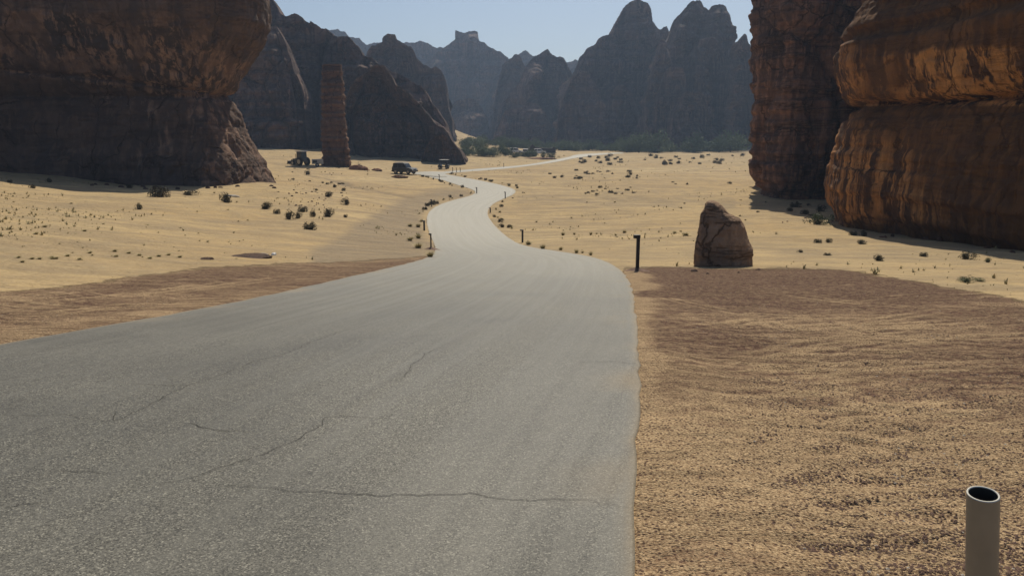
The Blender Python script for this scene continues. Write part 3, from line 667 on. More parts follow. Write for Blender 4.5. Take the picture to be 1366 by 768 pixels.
# ---- right: streaked orange rock
footJ = [gp(1127, 56), gp(1131, 53), gp(1150, 51.5), gp(1220, 47.5), gp(1300, 42), gp(1400, 36), gp(1700, 30), (75, 32), (80, 80), (55, 92), (38, 82), (29, 65), (25.2, 58.5)]
zJ = lambda py: at(1125, py, 54)[2]
profJ = [(-9, 0), (zJ(298), 0), (zJ(285), .3), (zJ(268), .75), (zJ(250), .95), (zJ(217), .7), (zJ(190), .35), (zJ(169), .05), (zJ(150), -.4), (zJ(143), -.75), (zJ(140), -.35), (zJ(118), .5), (zJ(88), 1.0), (zJ(74), 1.15), (zJ(60), 1.2), (zJ(48), .6), (zJ(41), .75), (zJ(20), .3), (zJ(0), -.3), (zJ(-20), -.4), (zJ(-150), -.8), (zJ(-320), -2.)]
def seamJ(R, n):
    z = R[..., 2]; x = R[..., 0]; R = R.copy()
    w_ = perlin(x * .15, R[..., 1] * .15, 0 * x) * .25
    return R - n * (np.exp(-((z + w_ - zJ(141)) / .16)**2) * .8 + np.exp(-((z + w_ - zJ(56)) / .3)**2) * .35 * sstep(36, 28, x))[..., None]
def freshShadeJ(x, y, z):
    px, py = project(x, y, z); n = fbm(x * .22, y * .22, z * .12, 4); n2 = fbm(x * .9, y * .9, z * .05, 3)
    top = 64 + 14 * perlin(x * .18, y * .18, 0 * x) + 14 * n2
    band = sstep(top - 2, top + 5, py) * sstep(143, 140, py) * sstep(-.55, .1, n + n2 * .5)
    low = sstep(1300, 1180, px + (py - 250) * -.5 + n * 90) * sstep(165, 215, py + (1200 - px) * .35) * sstep(310, 285, py)
    edge = sstep(1150, 1125, px + n * 20) * .55 * (py > 60)
    return np.clip(np.maximum.reduce([band, low * .85, edge]) + .10 + n * .1, 0, 1)  # orange patches; also paints the lit left edge and deep shade to the right
cliff('sandstone_cliff', footJ, profJ, zJ(-320), M['rockR'], amp=.46, s=1.5, seed=2, nu=900, nv=420, domeh=4, seam=seamJ, fresh=freshShadeJ, flute=.9, block=.35, strata=.5,
      label='big rounded orange rock with dark vertical streaks at the right edge')
footI = [gp(1012, 92), gp(1024, 86), gp(1045, 83), gp(1090, 83), gp(1150, 85), gp(1260, 86), (70, 96), (70, 125), (50, 128), (38, 112), (32.6, 99)]
zI = lambda py: at(1006, py, 90)[2]
profI = [(-11, -.3), (zI(256), 0), (zI(235), .75), (zI(210), .9), (zI(150), .9), (zI(120), 1.1), (zI(100), 1.2), (zI(60), 1.6), (zI(45), 2.0), (zI(30), 2.4), (zI(4), 2.2), (zI(-80), 1)]
cliff('sandstone_cliff', footI, profI, zI(-80), M['rockRB'], amp=.85, s=1.1, seed=5, nu=700, nv=280, domeh=5, flute=.6, block=1.5, strata=.8,
      label='tall brown rock column just behind the big orange streaked rock')

# ---- far range
FR = M['rockF']
ridge('sandstone_cliff', [(215,-40),(330,-8),(367,5),(378,18),(395,24),(411,30),(414,26),(419,25),(425,30),(442,44),(469,56),(480,64),(487,73),(497,80),(508,88),(520,98),(545,104),(565,120),(580,140),(592,165),(605,205)], 225, FR,
      'dark cliff ridge rising behind the tall stone pillar', w=60, amp=2.3, s=.42, seed=11, batter=.2, zb=-8)
ridge('sandstone_cliff', [(450,228),(456,150),(470,112),(490,92),(503,88),(517,95),(530,112),(545,120),(556,132),(568,150),(580,166),(592,176),(603,186),(612,196),(620,210),(626,226)], 196, M['rockM'],
      'low cliff with pale streaked face sloping down behind the dark off-road vehicle', w=45, amp=1.5, s=.5, seed=12, batter=.12, zb=-9)
ridge('sandstone_butte', [(470,190),(480,110),(490,70),(500,58),(508,54),(509,49),(516,47),(525,49),(527,55),(542,60),(551,66),(556,79),(566,84),(582,88),(590,98),(597,125),(606,180)], 340, FR,
      'butte with a small capstone knob on its crest', w=60, amp=3.2, s=.3, seed=13, batter=.12, cat_='butte')
ridge('distant_ridge', [(420,60),(436,36),(450,37),(456,43),(480,53),(500,60),(540,57),(556,57),(570,60),(590,67),(620,90)], 760, FR,
      'pale distant ridge showing behind the capped butte', w=120, amp=6, s=.14, seed=14, cat_='ridge')
ridge('mesa', [(540,180),(560,98),(575,80),(590,67),(600,60),(606,55),(607,45),(610,42.5),(634,42),(637,45),(638,54),(648,61),(660,68),(675,76),(690,88),(710,110),(730,190)], 680, FR,
      'hazy flat topped mesa in the centre of the horizon', w=120, amp=5, s=.16, seed=15, cat_='mesa', batter=.35)
ridge('distant_ridge', [(640,120),(680,80),(696,73),(714,73.5),(735,76),(757,80),(775,83),(800,110)], 780, FR,
      'pale flat distant ridge right of the mesa', w=120, amp=6, s=.14, seed=16, cat_='ridge')
ridge('sandstone_butte', [(655,190),(660,140),(667,96),(672,82),(681,76),(691,76),(697,83),(708,110),(720,190)], 540, FR,
      'round shouldered hazy butte right of the mesa', w=60, amp=4, s=.22, seed=17, cat_='butte')
ridge('sandstone_butte', [(655,195),(668,150),(680,125),(696,100),(708,82),(718,70),(730,64),(738,69),(748,77),(757,88),(766,102),(785,140),(800,195)], 480, FR,
      'hazy butte with a domed peak, left of the tallest twin-peaked mass', w=70, amp=4, s=.24, seed=18, cat_='butte')
ridge('sandstone_butte', [(752,205),(758,140),(767,92),(774,77),(789,65),(795,62),(801,51),(813,42),(823,27),(833,9),(840,3),(859,3),(866,11),(872,27),(880,36),(889,32),(894,38),(905,90),(935,190)], 425, FR,
      'tall stepped butte whose peak touches the top of the view', w=80, amp=4.2, s=.26, seed=19, cat_='butte', batter=.16)
ridge('sandstone_butte', [(866,205),(872,150),(878,110),(886,70),(895,38),(904,20),(917,8),(928,4),(941,7),(946,13),(951,7),(965,7),(969,15),(974,25),(977,36),(978,52),(987,57),(1000,60),(1040,70),(1100,90)], 385, FR,
      'twin topped butte beside the narrow gap of sky', w=70, amp=3.6, s=.3, seed=20, cat_='butte', batter=.14)
ridge('sandstone_butte', [(655,200),(664,168),(674,150),(690,142),(706,136),(722,144),(733,163),(742,200)], 440, FR,
      'low broken outcrop at the foot of the domed butte', w=40, amp=3.2, s=.3, seed=21, cat_='outcrop')

for pts, D, lb in (
  ([(742,203),(748,140),(760,110),(772,98),(786,100),(798,118),(806,150),(812,203)], 408, 'shaded buttress at the left foot of the tall stepped butte'),
  ([(800,203),(806,150),(818,120),(832,112),(846,130),(855,165),(860,203)], 402, 'shaded buttress in the middle of the foot of the tall stepped butte'),
  ([(858,204),(862,140),(870,92),(880,60),(888,58),(895,80),(900,130),(905,204)], 372, 'narrow rounded tower on the left flank of the twin topped butte'),
  ([(872,204),(878,140),(886,100),(896,86),(906,86),(914,104),(922,204)], 364, 'rounded lobe with a pale cap low on the twin topped butte'),
  ([(893,204),(899,160),(908,128),(922,120),(936,124),(945,145),(952,204)], 356, 'squat round lobe at the foot of the twin topped butte'),
  ([(926,204),(927,120),(930,62),(942,50),(958,52),(968,72),(974,130),(980,204)], 368, 'tall slab buttress on the right half of the twin topped butte'),
  ([(966,204),(970,120),(977,64),(986,57),(1000,58),(1020,204)], 362, 'dark slab closing the view beside the brown rock column')):
    ridge('rock_buttress', pts, D, FR, lb, w=30, amp=2.6, s=.36, seed=D, nu=260, nv=120, batter=.1, cat_='buttress', zb=-9)
ridge('rock_buttress', [(280,210),(305,120),(325,75),(345,50),(368,36),(380,52),(392,85),(404,130),(412,210)], 205, FR, 'dark buttress in front of the ridge left of the stone pillar', w=40, amp=2.0, s=.45, seed=77, batter=.14, cat_='buttress', zb=-8)
ridge('rock_buttress', [(560,226),(568,196),(578,184),(590,180),(602,188),(614,202),(626,225)], 186, M['rockM'], 'low dark toe of rock at the right end of the sloping cliff', w=20, amp=1.2, s=.6, seed=78, nu=220, nv=90, batter=.15, cat_='buttress', zb=-9)
ridge('rock_buttress', [(592,196),(598,160),(606,138),(620,130),(636,134),(648,155),(660,196)], 560, FR, 'faint hazy outcrop at the foot of the flat topped mesa', w=60, amp=4, s=.22, seed=79, nu=240, nv=90, batter=.2, cat_='buttress')
# sunlit sand slope behind the grove
_x = np.linspace(-1, 1, 60); _y = np.linspace(0, 1, 40); XX, YY = np.meshgrid(_x, _y)
_c = at(618, 190, 390); dz = None
Xd = _c[0] + XX * 24; Yd = 362 + YY * 90; Zd = gz(Xd.ravel(), Yd.ravel()).reshape(Xd.shape) - .6 + np.maximum(0, np.interp((Xd / Yd * F + CX), [590, 598, 606, 620, 645, 655], [0, 7.5, 6.6, 4.6, 2.2, 0])) * np.sin(YY * PI)
tag(np_mesh('sand_slope', np.stack([Xd, Yd, Zd], -1).reshape(-1, 3), grid_faces(40, 60), M['ground'], attrs=dict(gravel=np.zeros(2400), red=np.zeros(2400), track=np.zeros(2400))), kind='structure')
# ---- stone pillar
butte('stone_pillar', [(87,430,454),(89,428,456),(110,428,457),(140,428,460),(180,429,463),(205,430,466),(222,429,468)], 148, M['rockP'],
      'slim freestanding stone pillar on the sand in front of the dark ridge', amp=.5, s=1.5, seed=31, thick=.8, nu=220, nv=260, cat_='rock pillar', zb=-8, expo=.5, block=1.0, flute=.2, strata=1.6, rough=1.3)
# ---- boulder
bp = hit(965, 356)
butte('boulder', [(268,946,953),(269.5,943,957),(272,941,960),(278,939,965),(285,934,971),(289,933,979),(292,933,986),(302,931,992),(312,929,995),(321,926,998),(331,925,1003),(348,923,1006),(360,921,1009)], float(bp[1]) + .75, M['rockB'],
      'upright brown boulder standing alone on the gravel right of the road', amp=.09, s=5.5, seed=41, thick=.75, nu=300, nv=220, cat_='boulder', zb=float(bp[2]) - .5, expo=.75, block=.5, flute=.0, strata=.35, rough=1.5, cuts=12)

# ------------------------------------------------------------------ PEBBLES
def scatter_pebbles(n, name, mat, size, region, seed):
    rg = np.random.default_rng(seed); pts = []
    while len(pts) < n:
        y = 2.6 * np.exp(rg.random(4000) * region[0]); a = (rg.random(4000) - .5) * 1.5; x = y * np.tan(a * .95)
        s_ = road_sd(x, y); z = gz(x, y); g, red, _ = masks(x, y, z)
        keep = (s_ > .03) & (rg.random(4000) < (g * region[1] + (1 - g) * region[2]) * np.clip(.45 + fbm(x * .7, y * 2.4, 0 * x, 3) * 1.6 + .5 * np.exp(-(s_ / .25)**2), .05, 1))
        kk = np.stack([x, y, z + micro(x, y, s_)], 1)[keep]; pts += kk.tolist()
    pts = np.array(pts[:n]); ico = np.array([(1,0,0),(-1,0,0),(0,1,0),(0,-1,0),(0,0,.7),(0,0,-.5)], float)
    fc = np.array([(0,2,4),(2,1,4),(1,3,4),(3,0,4),(2,0,5),(1,2,5),(3,1,5),(0,3,5)])
    sz = size * (.35 + rg.random(n)**3 * 2.0); Vv = ico[None] * (1 + .5 * (rg.random((n, 6, 1)) - .5)) * sz[:, None, None] * np.array([1, 1, .7])
    th = rg.random(n) * 6.28; c, s = np.cos(th), np.sin(th)
    Vr = Vv.copy(); Vr[..., 0] = Vv[..., 0] * c[:, None] - Vv[..., 1] * s[:, None]; Vr[..., 1] = Vv[..., 0] * s[:, None] + Vv[..., 1] * c[:, None]
    Vr += pts[:, None] + np.array([0, 0, .002])
    Ff = (fc[None] + 6 * np.arange(n)[:, None, None]).reshape(-1, 3)
    return tag(np_mesh(name, Vr.reshape(-1, 3), Ff, mat, smooth=False), kind='stuff', label=None)
pb = scatter_pebbles(60000, 'gravel_chips', M['pebble'], .0052, (1.9, 1, .0), 5)
tag(pb, 'loose red brown stone chips strewn on the verges beside the road', 'gravel')
pb = scatter_pebbles(3000, 'pale_chips', M['pstone'], .005, (2.3, .6, .4), 6)
tag(pb, 'small pale stones strewn among the darker roadside gravel', 'gravel')

# ------------------------------------------------------------------ PLANTS
def blades(n, h, r, w, lean, seed, droop=.2):
    rg = np.random.default_rng(seed); Vs, Fs = [], []
    for i in range(n):
        a = rg.random() * 6.283; r0 = r * .25 * rg.random()**.5; l = lean * rg.random()**.6; hh = h * (.5 + .5 * rg.random()) * math.cos(l * .7)
        d = np.array([math.cos(a), math.sin(a), 0]); sdv = np.array([-d[1], d[0], 0]) * w * (.6 + .8 * rg.random())
        p0 = d * r0; p1 = d * (r0 + hh * .5 * math.tan(l) * .6) + [0, 0, hh * .55]; p2 = d * (r0 + hh * math.tan(l)) + [0, 0, hh * (1 - droop * rg.random())]
        k = len(Vs); Vs += [p0 - sdv, p0 + sdv, p1 + sdv * .8, p1 - sdv * .8, p2 + sdv * .2, p2 - sdv * .2]; Fs += [(k, k+1, k+2, k+3), (k+3, k+2, k+4, k+5)]
    return np.array(Vs), np.array(Fs)
def leafdome(n, r, h, ls, seed, zc=.0, lobes=5):
    rg = np.random.default_rng(seed); L = [(rg.normal(size=3) * [.38, .38, .22] + [0, 0, .45], .35 + .3 * rg.random()) for _ in range(lobes)]
    Vs = []
    while len(Vs) < n * 4:
        c, q = L[rg.integers(lobes)]; d = rg.normal(size=3); d /= np.linalg.norm(d); p = c + d * q * (.55 + .5 * rg.random())
        if p[2] < 0: continue
        p = p * [r, r, h]; p[2] += zc
        u = rg.normal(size=3); u /= np.linalg.norm(u); v = np.cross(u, rg.normal(size=3)); v /= np.linalg.norm(v); s_ = ls * (.5 + rg.random())
        Vs += [p - u * s_, p + v * s_ * .5, p + u * s_, p - v * s_ * .5]
    V_ = np.array(Vs); return V_, np.arange(len(V_)).reshape(-1, 4)
def link_mesh(name, me, parent):
    o = bpy.data.objects.new(name, me); COL.objects.link(o); o.parent = parent; return o
SM = {}
def reg(k, *parts): SM[k] = parts
def mesh_of(V_, F_, mat, name):
    o = np_mesh(name, V_, F_, mat, smooth=False); me = o.data; bpy.data.objects.remove(o); return me
for i in range(3):
    a = leafdome(1000, .9, 1.25, .085, 50 + i, 0, 12); bl = blades(60, .85, 1, .012, 1.0, 60 + i)
    reg('shrub%d' % i, ('foliage', mesh_of(*a, M['shrub'], 'foliage')), ('stem', mesh_of(*bl, M['twig'], 'stem')))
    a = blades(230, 1, 1, .02, 1.05, 70 + i); a2 = blades(60, .55, 1, .03, 1.1, 80 + i)
    reg('straw%d' % i, ('foliage', mesh_of(*a, M['straw'], 'foliage')), ('leaf_base', mesh_of(*a2, M['green'], 'leaf_base')))
    a = leafdome(800, .95, 1.2, .075, 90 + i, 0, 12); bl = blades(70, .9, 1, .014, 1.1, 95 + i)
    reg('green%d' % i, ('foliage', mesh_of(*a, M['green'], 'foliage')), ('stem', mesh_of(*bl, M['twig'], 'stem')))
cnt = 0
def plant(px, py, wpx, kind, name, label, cat_, group=None, hr=.7, loc=None):
    global cnt; cnt += 1
    p = on(px, py) if loc is None else loc
    r = wpx / F * p.y / 2
    e = empty(name, (p.x, p.y, p.z - .03 * r), random.random() * 6.28); e.scale = (r, r, r * 2 * hr * .75)
    tag(e, label, cat_, group)
    parts = SM[kind + str(cnt % 3)]
    for n, me in (parts if wpx >= 9 else parts[:1]): link_mesh(n, me, e)
    return e
SH = [(215,263,27,.6,'dark dome shrub at the foot of the left cliff, largest of those there'),(252,259,20,.35,'low wide shrub in the edge of the left cliff shadow'),
 (302,270,20,.7,'dark round shrub beside a pale flat stone near the left cliff corner'),(173,253,11,.6,'small shrub left of the largest dome shrub under the left cliff'),
 (66,243,9,.6,'tiny shrub high on the far left sand slope'),(44,252,9,.6,'tiny shrub on the far left slope, below another tiny one'),(13,245,8,.6,'tiny shrub at the far left edge of the sand slope'),
 (186,279,11,.7,'lone small shrub midway down the left sand slope'),(355,280,17,.6,'dark shrub at the left end of the shrub cluster on the left slope'),(370,285,11,.7,'small shrub touching the leftmost shrub of the slope cluster'),
 (386,292,15,.75,'dark shrub in the centre of the slope cluster'),(398,291,12,.75,'shrub pressed against the right side of the central cluster shrub'),(405,284,15,.6,'shrub behind the centre of the slope cluster'),
 (418,290,11,.8,'small upright shrub between two bigger ones of the slope cluster'),(438,290,19,.65,'largest round shrub at the right end of the slope cluster'),(415,306,20,.6,'shrub standing lowest and nearest of the slope cluster'),
 (462,274,12,.75,'lone dark shrub right of the slope cluster and above it'),(438,264,11,.7,'shrub above the slope cluster beside loose stones'),(410,232,9,.7,'small shrub below the parked tractor'),
 (446,250,6,.7,'speck of shrub below the long rut, left one of two'),(458,254,7,.7,'speck of shrub below the long rut, right one of two'),(461,291,7,.7,'tiny shrub right of the largest round shrub')]
for px, py, w_, hr, lb in SH: plant(px, py, w_, 'shrub', 'desert_shrub', lb, 'shrub', 'dark shrubs on the left sand slope', hr)
RS = [(1091,299,30,.65,'large sprawling grey green shrub in front of the gap between the right rocks'),(1074,286,12,.6,'shrub left of the large sprawling one by the right rocks'),(1062,274,15,.5,'shrub near the shadow of the brown rock column'),
 (1094,283,14,.6,'shrub just behind the large sprawling one'),(1054,283,9,.6,'small shrub alone left of the right rock shrubs'),(1090,323,12,.5,'left one of two small shrubs side by side on the right sand'),(1105,323,11,.5,'right one of two small shrubs side by side on the right sand'),
 (1149,326,15,.45,'flat shrub on the sand below the edge of the orange rock shadow'),(1137,313,12,.6,'small shrub at the left foot of the orange rock'),(1152,314,12,.6,'shrub at the tip of the orange rock shadow'),
 (1172,348,17,.55,'dark low shrub on open sand right of the boulder'),(1233,343,13,.5,'shrub at the edge of the orange rock shadow'),(1289,346,22,.5,'wide dark shrub lying half in the orange rock shadow'),
 (1318,350,11,.7,'small shrub beside the wide dark one in the rock shadow'),(1103,340,11,.4,'flat tuft on the sand between boulder and orange rock'),(1068,336,9,.4,'small flat tuft just right of the boulder')]
for px, py, w_, hr, lb in RS: plant(px, py, w_, 'green' if px in (1091, 1318) else 'shrub', 'desert_shrub', lb, 'shrub', 'shrubs below the right rocks', hr)
plant(1290, 377, 26, 'green', 'desert_shrub', 'sprawling green shrub nearest the gravel on the right', 'shrub', None, .35); plant(1306, 376, 18, 'green', 'desert_shrub', 'low green shrub at the right side of the sprawling green one', 'shrub', None, .3)
TS = [(574,343,20,.7,'green and straw tuft at the bend under the black roadside post'),(558,331,22,.6,'straw tuft left of the bend beside the road'),(547,321,16,.6,'small tuft set back from the left bend'),(558,318,16,.7,'yellowish tuft up the left verge'),
 (547,302,14,.5,'dark low tuft left of the second post'),(558,303,14,.7,'yellow tuft beside the second post on the left verge'),(562,296,10,.7,'small yellow tuft topmost on the left verge'),
 (705,327,16,.65,'pale dry tuft beside the first post on the right verge'),(724,332,15,.75,'bushy dry tuft with a green base on the right verge'),(748,334,11,.8,'pale small tuft between two bushier right verge tufts'),(769,338,12,.9,'round pale tuft on the right verge'),
 (788,341,10,1.,'tall narrow tuft at the end of the right verge row'),(777,338,8,.8,'small tuft squeezed between the last two of the right verge row'),(751,313,11,.7,'tuft at the left of the back row on the right sand'),(766,312,8,.7,'small tuft in the back row on the right sand'),
 (788,314,8,.9,'pale upright tuft in the back row on the right sand'),(833,312,12,.6,'tuft in the back row just left of the tall black post'),(915,315,16,.5,'green and straw tuft just left of the boulder'),(900,312,12,.4,'low straw tuft further left of the boulder')]
for px, py, w_, hr, lb in TS: plant(px, py, w_, 'straw', 'grass_tuft', lb, 'grass tuft', 'dry tufts along the road', hr)
LT = [(70,399),(43,402),(25,398),(90,394),(69,397),(120,388),(153,385),(172,388),(155,342),(106,346),(53,346),(30,350),(48,313),(113,309),(60,303),(186,341),(212,342),(240,388-45),(75,345),(200,345),(225,340)]
for i, (px, py) in enumerate(LT):
    py = min(py, 400); py = 200 + (py - 200) * .73 if py > 360 else py
    plant(px, py, 12, 'straw', 'grass_tuft', 'sparse dry tuft in the row low on the left sand slope', 'grass tuft', 'sparse tufts low on the left slope', .45)
def many(n, x0, x1, y0, y1, w0, w1, label, group, seed, kind='shrub', hr=.5, name='desert_shrub', cat_='shrub'):
    rg = random.Random(seed); k = 0; t_ = 0
    while k < n and t_ < n * 8:
        t_ += 1
        px, py = rg.uniform(x0, x1), rg.uniform(y0, y1); p = hit(px, py)
        if road_sd(np.array([p[0]]), np.array([p[1]]))[0] < .4 or p[1] > 600: continue
        plant(px, py, rg.uniform(w0, w1), kind, name, label, cat_, group, hr, loc=Vector((p[0], p[1], p[2]))); k += 1
many(48, 770, 1000, 208, 220, 4, 9, 'dark shrub in the far belt of shrubs on the right plain', 'far belt of shrubs on the right plain', 1)
many(26, 730, 850, 226, 240, 4, 8, 'dark shrub in the near belt of shrubs on the right plain', 'near belt of shrubs on the right plain', 2)
many(18, 780, 850, 250, 260, 3, 7, 'small shrub in the clump in the middle of the right plain', 'clump in the middle of the right plain', 3)
many(22, 860, 1100, 240, 300, 3, 7, 'small scattered shrub on the sand before the right rocks', 'scattered shrubs before the right rocks', 4)
many(34, 15, 330, 255, 330, 3, 7, 'faint small tuft scattered on the left sand slope', 'faint tufts on the left sand slope', 5, 'straw', .5, 'grass_tuft', 'grass tuft')
many(16, 360, 480, 240, 262, 3, 6, 'small shrub scattered below the rut on the left slope', 'scattered shrubs below the rut', 6)
many(14, 385, 500, 218, 232, 2, 5, 'tiny shrub around the foot of the stone pillar', 'tiny shrubs round the pillar foot', 7)
# verges of the winding road
def verge(line, n, seed, side, label, group):
    rg = np.random.default_rng(seed)
    for k in range(n):
        i = rg.integers(5, len(line) - 6); t = line[i + 3] - line[i - 3]; nn = np.array([-t[1], t[0]]) / np.linalg.norm(t); p = line[i] + side * nn * (.35 + rg.random() * .9)
        if road_sd(p[:1], p[1:])[0] < .2: p = line[i] - side * nn * (.35 + rg.random() * .9)
        if road_sd(p[:1], p[1:])[0] < .2: continue
        plant(0, 0, rg.uniform(5, 13) * 50 / max(p[1], 30) , 'shrub' if rg.random() < .6 else 'straw', 'desert_shrub', label, 'shrub', group, .6, loc=Vector((p[0], p[1], float(ground_z(p[0], p[1])[0]))))
iL = [i for i, p in enumerate(pu[:, :2]) if 62 < p[1] < 140]; iR = [i for i, p in enumerate(pu[:, 2:]) if 50 < p[1] < 140]
verge(pu[iL, :2], 46, 3, 1, 'low shrub in the line along the left edge of the winding road', 'low shrubs edging the road on the left')
verge(pu[iR, 2:], 44, 4, -1, 'low shrub in the line along the right edge of the winding road', 'low shrubs edging the road on the right')
# ground litter too small to count
def litter(n, seed):
    rg = np.random.default_rng(seed); pts = []
    while len(pts) < n:
        y = 14 * np.exp(rg.random(3000) * 2.9); x = y * (rg.random(3000) - .5) * 1.5; s_ = road_sd(x, y)
        z = gz(x, y); g, _, _ = masks(x, y, z); kk = (s_ > .5) & (g < .5) & ((x < 0) | (y > 45) | (rg.random(3000) < .12)) & (fbm(x * .06, y * .06, 9 + 0 * x, 3) + .05 * rg.normal(size=3000) > .12)
        pts += np.stack([x, y, z + micro(x, y, s_)], 1)[kk].tolist()
    pts = np.array(pts[:n]); bV, bF = blades(8, .07, .07, .008, 1.1, 5)
    sc = (.35 + 1.5 * rg.random(n)**3)[:, None, None] * (1 + pts[:, 1:2, None] / 90); th = rg.random(n) * 6.28; c, s = np.cos(th)[:, None], np.sin(th)[:, None]
    Vv = np.broadcast_to(bV[None], (n, *bV.shape)).copy(); a = Vv[..., 0] * c - Vv[..., 1] * s; Vv[..., 1] = Vv[..., 0] * s + Vv[..., 1] * c; Vv[..., 0] = a
    Vv = Vv * sc + pts[:, None]
    return np_mesh('dry_grass', Vv.reshape(-1, 3), (bF[None] + len(bV) * np.arange(n)[:, None, None]).reshape(-1, 4), M['straw'], smooth=False)
tag(litter(3600, 8), 'thin dry grass wisps spread over the open sand', 'grass', kind='stuff')
many(10, 676, 736, 208.5, 211.5, 9, 16, 'grey green shrub screening the far white cars', 'shrubs before the far white cars', 21, 'green', .6)
many(46, 700, 1000, 262, 345, 3, 8, 'small straw tuft scattered on the right plain between road and boulder', 'straw tufts on the right plain', 22, 'straw', .4, 'grass_tuft', 'grass tuft')
many(60, 10, 340, 262, 350, 2, 9, 'small straw tuft strewn over the left sand slope', 'straw tufts on the left slope', 23, 'straw', .35, 'grass_tuft', 'grass tuft')
# ---- trees
TM = []
for i in range(4):
    a = leafdome(1500, 1, 1, .07, 150 + i, .12, 12 + 2 * i)
    bm = bmesh.new(); tube(bm, (0, 0, -.05), (.03, 0, .3), .06, .04, 8, True)
    rg = random.Random(i)
    for k in range(6):
        an = rg.random() * 6.28; tube(bm, (.02, 0, .15 + .03 * k), (.45 * math.cos(an), .45 * math.sin(an), .6), .028, .01, 6)
    o = bm_obj('trunk', bm, M['bark']); tm = o.data; bpy.data.objects.remove(o)
    TM.append((mesh_of(*a, M['tree'], 'crown'), tm))
def tree(px, py, h_px, wr, label, group, D=None, name='tamarisk_tree'):
    p = hit(px, py) if D is None else np.array([*at(px, py, D)[:2], 0])
    z = float(gz(p[0], p[1])[0]); h = h_px / F * p[1]
    e = empty(name, (p[0], p[1], z - .1), random.random() * 6.28); e.scale = (h * wr * .75, h * wr * .75, h * .85)
    tag(e, label, 'tree', group); c, t = random.choice(TM); link_mesh('crown', c, e); link_mesh('trunk', t, e)
rg = random.Random(9)
for k in range(46):
    px = rg.uniform(616, 712); tree(px, 0, rg.uniform(6, 13), rg.uniform(.9, 1.5), 'grey green tree in the grove where the valley narrows', 'grove of trees in the valley', D=rg.uniform(215, 350) if px < 676 else rg.uniform(312, 350))
for k in range(58):
    px = rg.uniform(700, 1000); tree(px, 0, rg.uniform(8, 13), rg.uniform(1.1, 1.7), 'dark low tree in the long belt at the foot of the far buttes', 'belt of trees at the foot of the buttes', D=rg.uniform(318, 338))
for px, h_, lb in ((884, 26, 'taller pale bush-like tree left of the round one in the far belt'), (879 - 20, 24, 'tall tree rising at the left of the far belt'), (937, 22, 'round dusty tree standing out of the far belt'), (970, 20, 'tree near the right end of the far belt'), (842, 20, 'narrow tree in the far belt left of the tall one'), (986, 26, 'dark tree beside the tall brown rock column')):
    tree(px, 0, h_, .95, lb, None, D=312)

# ------------------------------------------------------------------ POSTS
def post(px, py_top, py_b, label, group='dark posts along the road', mound=False):
    p = on(px, py_b); h = (py_b - py_top) / F * p.y; w = h * .042 if mound else max(h * .05, .05)
    e = empty('roadside_post', p, .12 if mound else random.uniform(-.3, .3)); tag(e, label, 'post', group)
    bm = bmesh.new(); box(bm, -w, w, -w, w, -.2, h * .93, w * .2); bm_obj('shaft', bm, M['post'], e)
    bm = bmesh.new(); box(bm, -w * 3.1, w * 1.15, -w * 1.2, w * 1.2, h * .905, h, w * .25); bm_obj('lamp_head', bm, M['post'], e)
    if mound:
        bm = bmesh.new(); n = 18
        vs = [[bm.verts.new(((.05 + .12 * k) * math.cos(a * 2 * PI / n) * (1 + .25 * math.sin(3 * a)), (.05 + .12 * k) * math.sin(a * 2 * PI / n), .10 * (1 - k / 4)**1.2 + .02 * random.random() - .02 * k)) for a in range(n)] for k in range(5)]
        for k in range(4):
            for a in range(n): bm.faces.new((vs[k][a], vs[k][(a + 1) % n], vs[k + 1][(a + 1) % n], vs[k + 1][a]))
        bm_obj('footing', bm, M['pebble'], e, True)
        for s_, L_ in ((-1, .26), (1, .5), (1, .42)):
            pass
post(850, 312, 362, 'tall black post with a hooked head nearest on the right of the road', mound=True)
post(575, 311, 333, 'black post with a flat head at the left bend of the road', mound=True)
for px, a, b, lb in ((566,294,308,'thin dark post behind the headed one on the left bend'),(697,306,324,'dark post on the right verge above the dry tufts'),(576,266,276,'small post on the left verge where the road turns right'),
    (654,277,284,'small post on the right verge at the inner bend'),(674,256,265,'post on the right verge at the far bend'),(636,250,258,'post at the outer left tip of the far bend'),(586,233,240,'tiny post on the left verge near the dark off-road vehicle'),
    (604,223.5,229.5,'left one of the tiny far posts at the fork'),(609,224,230,'middle one of the tiny far posts at the fork'),(614,224,229.5,'right one of the tiny far posts at the fork'),(672,218,223,'tiny post beside the thin far road')):
    post(px, a, b, lb)
# near pipe
pt = at(1311.5, 658, 2.45); zg = float(ground_z(pt[0], pt[1])[0])
pb_ = at(1308.0, 790, 2.45 + .0); ax = Vector(at(1309.5, 768, 2.45) - pt).normalized(); H_ = (pt[2] - zg + .2) / -ax.z; base = Vector(pt) + ax * H_
e = empty('pipe_bollard', base); tag(e, 'hollow khaki pipe bollard cut open at the top, nearest in the right corner', 'bollard')
e.rotation_euler = (-ax).to_track_quat('Z', 'Y').to_euler(); e.rotation_euler.z = e.rotation_euler.z; R_ = .0515
bm = bmesh.new(); n = 48
def ringv(r, z, tilt=0): return [bm.verts.new((r * math.cos(2 * PI * i / n), r * math.sin(2 * PI * i / n), z + tilt * r * math.cos(2 * PI * i / n))) for i in range(n)]
rs = [ringv(R_, 0), ringv(R_, H_ * .5), ringv(R_, H_ - .003, -.1)]
for a, b in zip(rs, rs[1:]):
    for i in range(n): bm.faces.new((a[i], a[(i + 1) % n], b[(i + 1) % n], b[i]))
o = bm_obj('outer_tube', bm, M['pipe'], e, True)
bm = bmesh.new(); rs = [ringv(R_, H_ - .003, -.1), ringv(R_ - .0012, H_, -.1), ringv(R_ - .0058, H_, -.1), ringv(R_ - .007, H_ - .003, -.1)]
